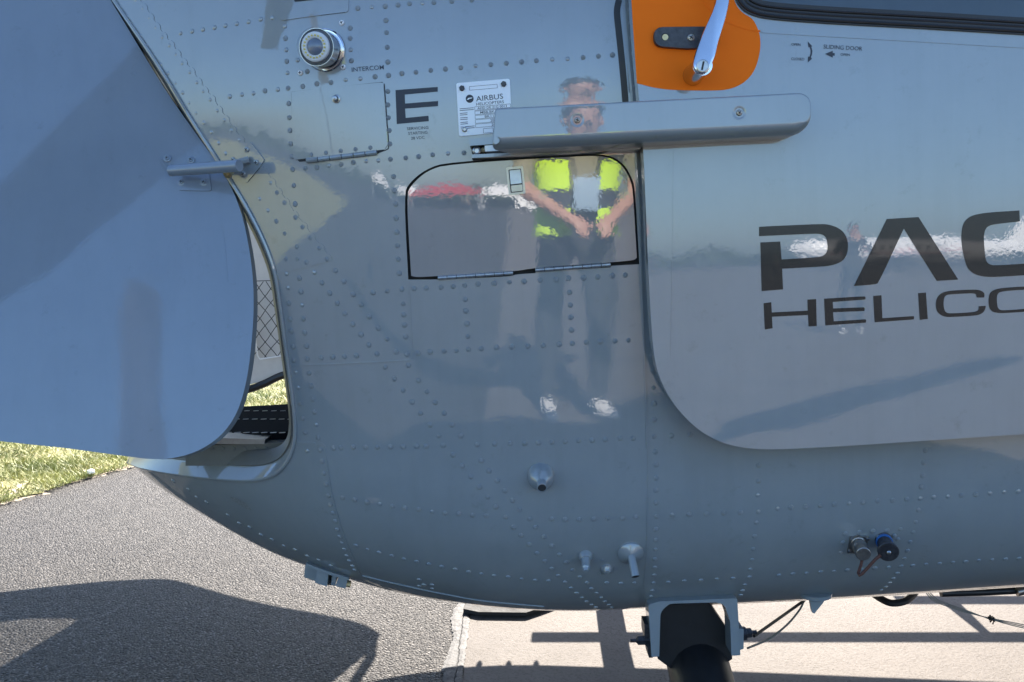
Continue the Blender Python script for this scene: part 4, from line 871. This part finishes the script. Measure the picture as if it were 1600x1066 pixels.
# ---- step casting under the tail end of the belly
CP = empty('tow_fitting'); CP.parent = HELI; yc = float(SF.at(520, 880)[1]) + .05
for px, dy, mat in (([(477, 882), (500, 888), (494, 909), (475, 902)], .02, 'paint'), ([(495, 890), (513, 897), (511, 917), (492, 911)], -.012, 'paint'), ([(511, 896), (528, 902), (525, 916), (511, 914)], .015, 'seam'), ([(519, 899), (526, 901), (524, 916), (517, 914)], -.002, 'paint'), ([(529, 902), (543, 906), (540, 920), (524, 916)], -.01, 'paint')):
    mb = MB(); mb.prism([at_y(u, v, yc + dy) for u, v in fillet(px, 2, 3)], (0, .05, 0)); mb.build('fitting_block', mat, CP, False)
mb = MB(); mb.tube([at_y(538, 911, yc), at_y(548, 913, yc)], .0065, 10); mb.build('fitting_bolt', 'brass', CP)
bar('fitting_flange', [(478, 880), (493, 886), (513, 893), (545, 903), (545, 907), (513, 898), (478, 885)], yc - .015, .05, 'paint', CP)
# ---- seam flange hanging under the belly, with its row of fasteners
def silh(u):
    q = SF.gp[SF.vis]; m_ = np.abs(q[:, 0] - u) < 9; return q[m_, 1].max()
mb = MB(); m2 = MB(); lastp = None; xs_ = np.linspace(-.26, 1.05, 66); fl_P = [np.array([x, -.40, belly_z(np.array(x)) - .001]) for x in xs_]
V = []; Fc = []
for k, p in enumerate(fl_P): V += [p, p + [0, 0, -.012], p + [0, .012, -.012], p + [0, .012, 0]]
for k in range(len(fl_P) - 1):
    for j in range(3): a = 4 * k + j; Fc.append((a, a + 1, a + 5, a + 4))
mb.add(V, Fc); bf = mb.build('belly_seam', 'underskin', HELI, False)
for k in range(60):
    x = -.25 + k * .0215; m2 = MB(); m2.lathe((x, -.396, belly_z(np.array(x)) - .0125), (0, 0, -1), [(.0045, 0), (.0038, .004), (0, .005)], 8)
    if k == 0: f0_ = m2.build('fastener', 'gun', bf)
    else: o = f0_.copy(); COL.objects.link(o); o.parent = bf; o.location = (x + .25, 0, float(belly_z(np.array(x)) - belly_z(np.array(-.25))))
# ---- cross tubes, brackets, skids, steps
def W(x, y, z): return w2l(np.array([x, y, z]))
CX = .352
def cross(x):
    mb = MB(); pts = [(x + .015, 1.08, .09), (x + .01, 1.2, .13), (x, 1.62, .335), (x, 1.78, .372), (x, 2.0, .385), (x, 2.6, .385), (x, 2.95, .34), (x, 3.4, .12)]
    mb.tube([W(*p) for p in catmull(pts, 6)], [.058 if p[1] < 2.1 else (.058 - .016 * min(1, (p[1] - 2.1) / .4)) for p in catmull(pts, 6)], 24); return mb.build('cross_tube', 'tube', HELI)
cross(CX); cross(2.2)
BK = empty('tube_bracket'); BK.parent = HELI; byy = -.74
br = fillet([(1013, 945), (1030, 940), (1152, 935), (1157, 1024), (1143, 1025), (1141, 972), (1132, 945), (1118, 941.5), (1046, 943.5), (1032, 956), (1030, 1026), (1018, 1027)], [4, 3, 3, 2, 2, 12, 10, 8, 16, 18, 2, 2], 5)
mb = MB(); mb.prism([at_y(u, v, byy) for u, v in br], (0, .045, 0)); mb.build('yoke', 'paint', BK, True, 25)
bar('tube_saddle', [(1028, 946), (1108, 942), (1126, 968), (1144, 995), (1144, 1030), (1120, 1046), (1050, 1046), (1028, 1030)], byy + .05, .06, 'tube', BK)
V_ = [at_y(u, v, byy) for u, v in [(1003, 902), (1020, 912), (1050, 941), (1013, 946)]]
bar('yoke_ear', [(1007, 976), (1020, 976), (1020, 1028), (1014, 1028), (1007, 992)], byy + .012, .04, 'gun', BK)
bar('yoke_ear', [(1154, 983), (1162, 983), (1162, 1014), (1156, 1016)], byy + .005, .04, 'paint', BK)
mb = MB(); c = at_y(1012, 1000, byy + .02); mb.lathe(c, (-1, 0, .02), [(.012, -.01), (.012, .004), (.009, .005), (.009, .018), (.006, .02), (.0035, .022), (.0035, .032), (0, .032)], 6); mb.build('bolt', 'gun', BK, False)
mb = MB(); c = at_y(1160, 990, byy + .02); mb.lathe(c, (1, 0, .05), [(.013, -.01), (.013, .006), (.009, .007), (.009, .016), (.004, .018), (.004, .026), (0, .026)], 6); mb.build('bolt', 'gun', BK, False)
mb = MB(); mb.tube([at_y(1016, 952, byy + .05), at_y(1016, 962, byy + .05), at_y(1016, 976, byy + .05)], [.006, .006, .006], 8); mb.build('bush', 'brass', BK)
for yw in (1.10, 3.42):
    mb = MB(); mb.tube([W(*p) for p in [(-.55, yw, .052), (0, yw, .052), (1.5, yw, .052), (2.9, yw, .052), (3.2, yw, .09), (3.4, yw, .2)]], .045, 14); mb.build('skid', 'tube', HELI)
ST = empty('boarding_step'); ST.parent = HELI
for yw, x0, x1 in ((3.33, .155, 2.9), (3.62, 1.35, 2.9)):
    mb = MB(); mb.tube([W(x0, yw, .58), W(x1, yw, .58)], .022, 12); mb.build('step_tube', 'tube', ST)
for x in (.6, 1.5, 2.4):
    mb = MB(); mb.tube([W(x, 3.42, .06), W(x, 3.33, .58), W(x, 3.62, .58)], .014, 8); mb.build('step_strut', 'tube', ST)
# small drains and aerials on the far side of the belly: they show only as bumps on the shadow
for x, hgt in ((.02, .022), (.10, .026), (.175, .032)):
    mb = MB(); mb.tube([(x, .72, .50), (x, .74, .515 - hgt), (x + .004, .74, .512 - hgt)], [.009, .007, .011], 8); mb.build('belly_drain', 'paint', HELI)
# ---- cables and hoses under the belly
def cable(name, px, r, mat, n=8):
    mb = MB(); P = catmull(px, 6); mb.tube([at_y(p[0], p[1], p[2]) for p in P], r, n); return mb.build(name, mat, HELI)
cable('bonding_cable', [(1257, 938, -.40), (1236, 953, -.44), (1205, 975, -.52), (1178, 994, -.585)], .0032, 'rubber')
cable('grey_cable', [(1257, 938, -.40), (1248, 955, -.42), (1228, 978, -.46), (1200, 999, -.5), (1168, 1013, -.55)], .0022, 'cable')
cable('black_hose', [(1362, 926, -.33), (1377, 936, -.36), (1393, 942.5, -.38), (1412, 940, -.38), (1424, 932, -.36), (1436, 918, -.33)], .008, 'rubber', 10)
for k in range(3): cable('hanging_wire', [(1443 + 3 * k, 922, -.33), (1458 + 3 * k, 938 - k, -.34), (1478 + 2 * k, 947 - 1.5 * k, -.345), (1510, 957 - k * 1.6, -.35), (1548, 967 + (k - 1) * .8, -.36), (1600, 979 + (k - 1) * 2.5, -.37), (1660, 990 + k, -.38)], .0011, 'cable', 6)
mb = MB(); cc = at_y(1548, 967, -.36)
for k in range(9): mb.tube([cc + rng.normal(0, .004, 3), cc + rng.normal(0, .004, 3), cc + rng.normal(0, .004, 3)], .0016, 6)
mb.build('wire_knot', 'rubber', HELI)
mb = MB(); mb.tube([at_y(1470, 927, -.25), at_y(1540, 925, -.25), at_y(1594, 922, -.25)], .009, 12); mb.build('belly_pipe', 'rubber', HELI)
mb = MB(); mb.tube([at_y(1588, 925, -.26), at_y(1600, 922, -.26), at_y(1640, 915, -.26)], .011, 12); mb.build('pipe_end', 'nickel', HELI)

# ================================================================== THINGS ON THE APRON, MOSTLY SEEN AS REFLECTIONS
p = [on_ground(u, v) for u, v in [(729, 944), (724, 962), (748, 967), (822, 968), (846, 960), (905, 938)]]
mb = MB(); mb.prism([(q[0], q[1], .010) for q in p], (0, 0, .012)); tag(mb.build('shadow_patch', 'shadow_dark', None, False), 'flat dark patch standing in for a shadow on the concrete under the belly', 'mat')  # thin dark slab in place of a cast shadow
mb = MB(); mb.lathe((-2.16, 4.52, .03), (0, 0, 1), [(.012, -.014), (.02, -.006), (.018, .006), (.008, .013), (0, .015)], 8); tag(mb.build('white_pebble', 'white'), 'small white pebble on the grass near the asphalt edge', 'pebble')

def skin_body(name, joints, bones, mat, parent, root, sub=2):
    me = bpy.data.meshes.new(name); me.from_pydata([j[0] for j in joints], bones, []); o = bpy.data.objects.new(name, me); COL.objects.link(o)
    o.modifiers.new('s', 'SKIN'); 
    for i, j in enumerate(joints): me.skin_vertices[0].data[i].radius = j[1] if isinstance(j[1], tuple) else (j[1], j[1]); me.skin_vertices[0].data[i].use_root = (i == root)
    sb = o.modifiers.new('b', 'SUBSURF'); sb.levels = sub; sb.render_levels = sub
    dg = bpy.context.evaluated_depsgraph_get(); dg.update(); nm = bpy.data.meshes.new_from_object(o.evaluated_get(dg)); bpy.data.objects.remove(o); bpy.data.meshes.remove(me)
    nm.name = name; o = bpy.data.objects.new(name, nm); COL.objects.link(o); nm.materials.clear()
    for x in mat: nm.materials.append(M[x])
    nm.polygons.foreach_set('use_smooth', [True] * len(nm.polygons)); o.parent = parent; return o
M['skin'] = simple('person_skin', (.40, .22, .16), .5, var=.05); M['hair'] = simple('dark_hair', (.015, .012, .010), .5, bd=.002, bscale=200)  # plain skin tone and dark hair of the figures
M['khaki'] = simple('khaki_cotton', (.24, .23, .16), .8, var=.08); M['shorts'] = simple('dark_grey_cotton', (.03, .032, .036), .8); M['shoe'] = simple('white_leather_shoe', (.7, .7, .7), .5)
m, t, b = new_mat('hi_vis_cloth'); M['vest'] = m; co = nn(t, 'ShaderNodeTexCoord').outputs['Object']; sx = nn(t, 'ShaderNodeSeparateXYZ'); t.links.new(co, sx.inputs[0])
r = ramp(t, sx.outputs[2], [(0, (.62, .95, .03)), (1.02, (0, 0, 0))]); r.color_ramp.interpolation = 'CONSTANT'
mr = nn(t, 'ShaderNodeMapRange'); mr.inputs[1].default_value = .9; mr.inputs[2].default_value = 1.5; t.links.new(sx.outputs[2], mr.inputs[0]); t.links.new(mr.outputs[0], r.inputs[0])
e = r.color_ramp.elements; e[1].position = .22; 
for ps, c in ((.36, (.62, .95, .03)), (.58, (.03, .035, .05)), (.72, (.62, .95, .03))): q = e.new(ps); q.color = (*c, 1)
e[1].color = (.03, .035, .05, 1); t.links.new(r.outputs[0], b.inputs['Base Color']); b.inputs['Roughness'].default_value = .7
def person(x, y, rot, label, shirt, lower, vest=False, arms='down', scale=1.0, grp=None):
    R_ = empty('person', (x, y, .004)); R_.rotation_euler = (0, 0, rot); R_.scale = (scale * (1.12 if vest else 1), scale, scale); tag(R_, label, 'person', grp)
    # faces local -Y ... built facing +Y
    J = [((0, 0, .95), (.15, .11)), ((0, .0, 1.12), (.145, .10)), ((0, 0, 1.32), (.165, .11)), ((0, -.01, 1.45), (.10, .08)), ((0, .0, 1.52), (.055, .06)), ((0, .015, 1.60), (.075, .09)), ((0, .01, 1.70), (.072, .088)), ((0, 0, 1.745), (.04, .05))]
    B = [(0, 1), (1, 2), (2, 3), (3, 4), (4, 5), (5, 6), (6, 7)]
    def add(p, r, par): J.append((p, (r, r))); B.append((par, len(J) - 1)); return len(J) - 1
    hands = []
    for s in (-1, 1):
        h_ = add((s * .10, 0, .86), .088, 0); k = add((s * .12, .015, .48), .058, h_); c_ = add((s * .125, -.01, .30), .054, k); a_ = add((s * .125, -.02, .09), .037, c_); add((s * .135, .06, .045), .038, a_); add((s * .15, .15, .035), .030, len(J) - 1)
        sh = add((s * .19, -.01, 1.40), .062, 3)
        if arms == 'front': el = add((s * .27, .04, 1.13), .045, sh); wr = add((s * .10, .22, .99), .030, el); hd = add((s * .05, .25, .95), .032, wr)
        elif arms == 'camera': el = add((s * .27, .16, 1.24), .045, sh); wr = add((s * .09, .26, 1.48), .030, el); hd = add((s * .05, .25, 1.54), .034, wr)
        else: el = add((s * .26, -.02, 1.12), .045, sh); wr = add((s * .27, .03, .87), .030, el); hd = add((s * .27, .05, .79), .034, wr)
        hands.append((s, hd))
        for q in range(4): f1 = add(tuple(np.array(J[hd][0]) + (s * -.012 * (1.5 - q) * .9, .03, -.03 + .004 * q)), .0095, hd); add(tuple(np.array(J[f1][0]) + (0, .008, -.032 + .004 * abs(q - 1))), .0085, f1)
        f1 = add(tuple(np.array(J[hd][0]) + (-s * .03, .02, .005)), .010, hd); add(tuple(np.array(J[f1][0]) + (-s * .008, .02, -.02)), .009, f1)
    bo = skin_body('body', J, B, ['skin', shirt, lower, 'shoe', 'hair'], R_, 0)
    for f in bo.data.polygons:
        c = f.center; idx = 0
        if c.z < .085: idx = 3
        elif c.z < .10 and lower == 'shorts': idx = 3
        elif c.z < .10 and lower == 'shorts': idx = 3
        elif c.z < .97 and abs(c.x) < .24 and c.y < .16: idx = 2
        elif c.z < 1.475 and (abs(c.x) < .20 or c.z > 1.16) and not (arms == 'front' and c.y > .15 and c.z < 1.16) : idx = 1
        elif lower != 'shorts' and c.z < .9 and abs(c.x) < .22: idx = 2
        f.material_index = idx
    # nose, ears, eyes, mouth, hair
    mb = MB(); mb.lathe((0, .095, 1.615), (0, .6, -.35), [(.016, -.01), (.013, .008), (.008, .018), (0, .022)], 8)
    for s in (-1, 1): mb.lathe((s * .078, .0, 1.62), (s, -.3, 0), [(.022, -.01), (.024, .004), (.012, .010), (0, .011)], 10)
    mb.build('face', 'skin', R_)
    mb = MB()
    for s in (-1, 1): mb.lathe((s * .030, .088, 1.645), (0, 1, 0), [(.008, -.006), (.006, .004), (0, .006)], 8)
    mb.box((0, .097, 1.573), (.04, .006, .006)); mb.build('eyes_and_mouth', 'hair', R_)
    V = []; Fc = []; nr, ns = 7, 16
    for i in range(nr):
        th = PI * .58 * i / (nr - 1)
        for k in range(ns):
            a = 2 * PI * k / ns; front = math.sin(a); lim = .72 if front > .3 else 1.0; tt = th * lim
            V.append((.090 * math.sin(tt) * math.cos(a), -.008 + .108 * math.sin(tt) * math.sin(a), 1.655 + .108 * math.cos(tt)))
    for i in range(nr - 1):
        for k in range(ns): a = i * ns + k; c = i * ns + (k + 1) % ns; Fc.append((a, c, c + ns, a + ns))
    mesh_obj('hair', V, Fc, 'hair', R_)
    if vest:
        V = []; Fc = []; zz = np.linspace(.90, 1.46, 12); na = 30
        for i, z in enumerate(zz):
            wx_ = np.interp(z, [.9, 1.12, 1.34, 1.46], [.195, .185, .215, .17]); wy_ = np.interp(z, [.9, 1.12, 1.34, 1.46], [.15, .14, .145, .10])
            for k in range(na):
                gap = .30 + .12 * (i / 11); a = PI / 2 + gap + (2 * PI - 2 * gap) * k / (na - 1); V.append((wx_ * math.cos(a), wy_ * math.sin(a), z))
        for i in range(11):
            for k in range(na - 1): a = i * na + k; Fc.append((a, a + 1, a + na + 1, a + na))
        mesh_obj('hi_vis_vest', V, Fc, 'vest', R_)
        mb = MB(); mb.box((.0, .165, 1.10), (.115, .012, .15), bev=.004); mb.build('pass_holder', 'badge', R_)
        mb = MB()
        for s in (-1, 1): mb.tube([(s * .05, .170, 1.17), (s * .07, .140, 1.32), (s * .06, .07, 1.46)], .004, 6)
        mb.build('lanyard', 'navy', R_)
    return R_
person(.36, -1.98, -.25, 'person in yellow hi-vis vest, khaki shirt and dark trousers facing the helicopter', 'khaki', 'shorts', True, 'front', 1.12)
person(5.4, -11.5, .2, 'person in dark clothes standing far out on the sunlit concrete', 'shorts', 'navy', False, 'camera')
far_p = [(-3.2, -70, 'khaki'), (-8.5, -75, 'red'), (5.4, -66, 'white'), (10.0, -62, 'navy'), (17.8, -58, 'khaki')]
labs = ['visitor in khaki shirt left of the red marquee', 'visitor in red shirt behind the asphalt', 'visitor in white shirt before the parked aircraft', 'visitor in navy shirt before the parked aircraft', 'visitor in khaki shirt beside the parked aircraft']
for (x, y, s_), l in zip(far_p, labs): person(x, y, random.uniform(-2, 2), l, s_, 'navy', grp='visitors on the apron')
def marquee(x, y, wx, wy, h, mat, label):
    R_ = empty('marquee', (x, y, .004)); tag(R_, label, 'marquee', 'marquees along the apron')
    mb = MB(); z = h * .68; V = [(-wx, -wy, z), (wx, -wy, z), (wx, wy, z), (-wx, wy, z), (-wx * .3, 0, h), (wx * .3, 0, h), (-wx, -wy, z - .3), (wx, -wy, z - .3), (wx, wy, z - .3), (-wx, wy, z - .3)]
    mb.add(V, [(0, 1, 5, 4), (2, 3, 4, 5), (1, 2, 5), (3, 0, 4), (0, 6, 7, 1), (1, 7, 8, 2), (2, 8, 9, 3), (3, 9, 6, 0)]); mb.build('canopy', mat, R_, False)
    for sx in (-1, 1):
        for sy in (-1, 1): mb = MB(); mb.tube([(sx * wx * .98, sy * wy * .98, 0), (sx * wx * .98, sy * wy * .98, z)], .035, 6); mb.build('pole', 'white', R_)
    mb = MB(); mb.box((0, -wy * .6, .6), (wx * 1.7, .5, 1.2)); mb.build('counter', 'gun', R_)
marquee(-7.1, -104, 4.2, 2.0, 2.9, 'red', 'red marquee with dark counter behind the grass')
marquee(-13.5, -108, 3.4, 2, 3.2, 'white', 'white marquee left of the red one')
marquee(-24, -104, 5, 2.4, 3.3, 'white', 'wide white marquee at the far left of the apron')
marquee(-.5, -112, 3, 1.8, 2.9, 'white', 'small white marquee between red marquee and parked aircraft')
# parked airliner-like aircraft: white tube with windows and a red cheat line
AP = empty('parked_aircraft', (37, -82, .004)); tag(AP, 'white parked aircraft with window row and red stripe', 'aircraft')
mb = MB(); mb.lathe((-11, 0, 2.2), (1, 0, 0), [(.1, 0), (.6, .6), (1.0, 1.8), (1.2, 4), (1.2, 15), (.9, 19), (.3, 23), (.05, 24)], 24); fb = mb.build('fuselage', 'white', AP)
for k in range(12): mb = MB(); mb.box((-6 + k * .85, 1.155, 2.55), (.34, .08, .42), bev=.05); mb.build('window', 'gun', fb)
mb = MB(); mb.box((-1, 1.19, 2.05), (13, .04, .12)); mb.build('stripe', 'red', fb)
mb = MB(); mb.prism([(9.0, -.08, 2.8), (12.4, -.08, 2.6), (13.2, -.08, 5.6), (11.8, -.08, 5.6)], (0, .16, 0)); mb.build('tail_fin', 'white', AP)
mb = MB(); mb.prism([(-3.5, -9, 1.7), (0, -9, 1.7), (1.2, 0, 1.5), (1.2, 9, 1.7), (-.5, 9, 1.7), (-3.5, 0, 1.5)], (0, 0, .18)); mb.build('wing', 'white', AP)
for x, y in ((-7.5, 0), (-1, 1.8), (-1, -1.8)):
    mb = MB(); mb.tube([(x, y, .3), (x, y, 1.5)], .07, 8); mb.lathe((x, y - .12, .33), (0, 1, 0), [(.2, 0), (.33, .03), (.33, .21), (.2, .24)], 16); mb.build('wheel_leg', 'gun', AP)
def car(x, y, mat, label):
    R_ = empty('parked_van', (x, y, .004)); tag(R_, label, 'van', 'vans at the edge of the apron')
    mb = MB(); mb.prism([(-2.4, -.9, .4), (2.2, -.9, .4), (2.35, -.9, 1.0), (1.5, -.9, 1.25), (.9, -.9, 2.0), (-2.4, -.9, 2.05)], (0, 1.8, 0)); b_ = mb.build('body', mat, R_, False)
    mb = MB(); mb.prism([(.1, .91, 1.3), (1.3, .91, 1.3), (.85, .91, 1.85), (.1, .91, 1.85)], (0, .01, 0)); mb.build('side_window', 'gun', R_, False)
    for wx_ in (-1.5, 1.5):
        for s in (-.92, .80): mb = MB(); mb.lathe((wx_, s, .34), (0, 1, 0), [(.2, 0), (.34, .02), (.34, .16), (.2, .18)], 16); mb.build('wheel', 'rubber', R_)
car(9, -84, 'white', 'white van nearest the parked aircraft'); car(3, -88, 'white', 'white van between the small marquee and the trees'); car(57, -80, 'white', 'white van far right beyond the aircraft')
# made-up dark banner, out of view, added for a dark band reflected in the door
FB = empty('reflection_banner', (-2.98, -4.6, 0)); FB.rotation_euler = (0, math.radians(-9.5), math.radians(0)); tag(FB, 'tall narrow dark banner added to put a dark band in the rear door reflection', 'reflection banner')
mb = MB(); mb.tube([(0, 0, 0), (0, 0, 2), (.01, 0, 3.6), (.08, 0, 4.1), (.2, 0, 4.25), (.3, 0, 4.15)], [.014, .012, .010, .009, .008, .007], 8); mb.build('pole', 'gun', FB)  # pole of the added reflection banner
V = []; Fc = []
for i in range(19):
    z = 2.38 + (4.22 - 2.38) * i / 18; wd_ = .30 if z < 3.9 else .30 * max(.12, 1 - ((z - 3.9) / .34)**2)
    for j in range(6): V.append((.015 + (.19 * max(0, (z - 3.75)) if z > 3.75 else 0) * .2 + wd_ * j / 5, .018 * math.sin(j * 1.3 + z * 2.1), z))
for i in range(18):
    for j in range(5): a = i * 6 + j; Fc.append((a, a + 1, a + 7, a + 6))
mesh_obj('reflection_banner_cloth', V, Fc, 'shorts', FB)
mb = MB(); mb.lathe((0, 0, 0), (0, 0, 1), [(.2, 0), (.2, .03), (.03, .05), (.03, .2)], 16); mb.build('base', 'gun', FB)
# far tree line, one mass
M['leaf'] = simple('dark_foliage', (.035, .055, .02), .8, var=.4, vscale=.3)
V = []; Fc = []
for k in range(260):
    a = -PI * .98 + PI * .96 * k / 259; d_ = 420 + 45 * math.sin(k * .37); cx, cy = d_ * math.cos(a), d_ * math.sin(a); hh = 4.5 + 2.0 * math.sin(k * .9) + rng.uniform(-1, 2)
    for q in range(60):
        z = hh * rng.random()**.6; p_ = np.array([cx, cy, z]) + rng.normal(0, 1, 3) * [3.2, 3.2, .3]; e = rng.normal(0, .9, (3, 3)); i = len(V); V += [tuple(p_ + e[0]), tuple(p_ + e[1]), tuple(p_ + e[2])]; Fc.append((i, i + 1, i + 2))
o = mesh_obj('far_trees', V, Fc, 'leaf', None, False); tag(o, 'low dark line of far trees behind the apron', 'trees', kind='stuff')
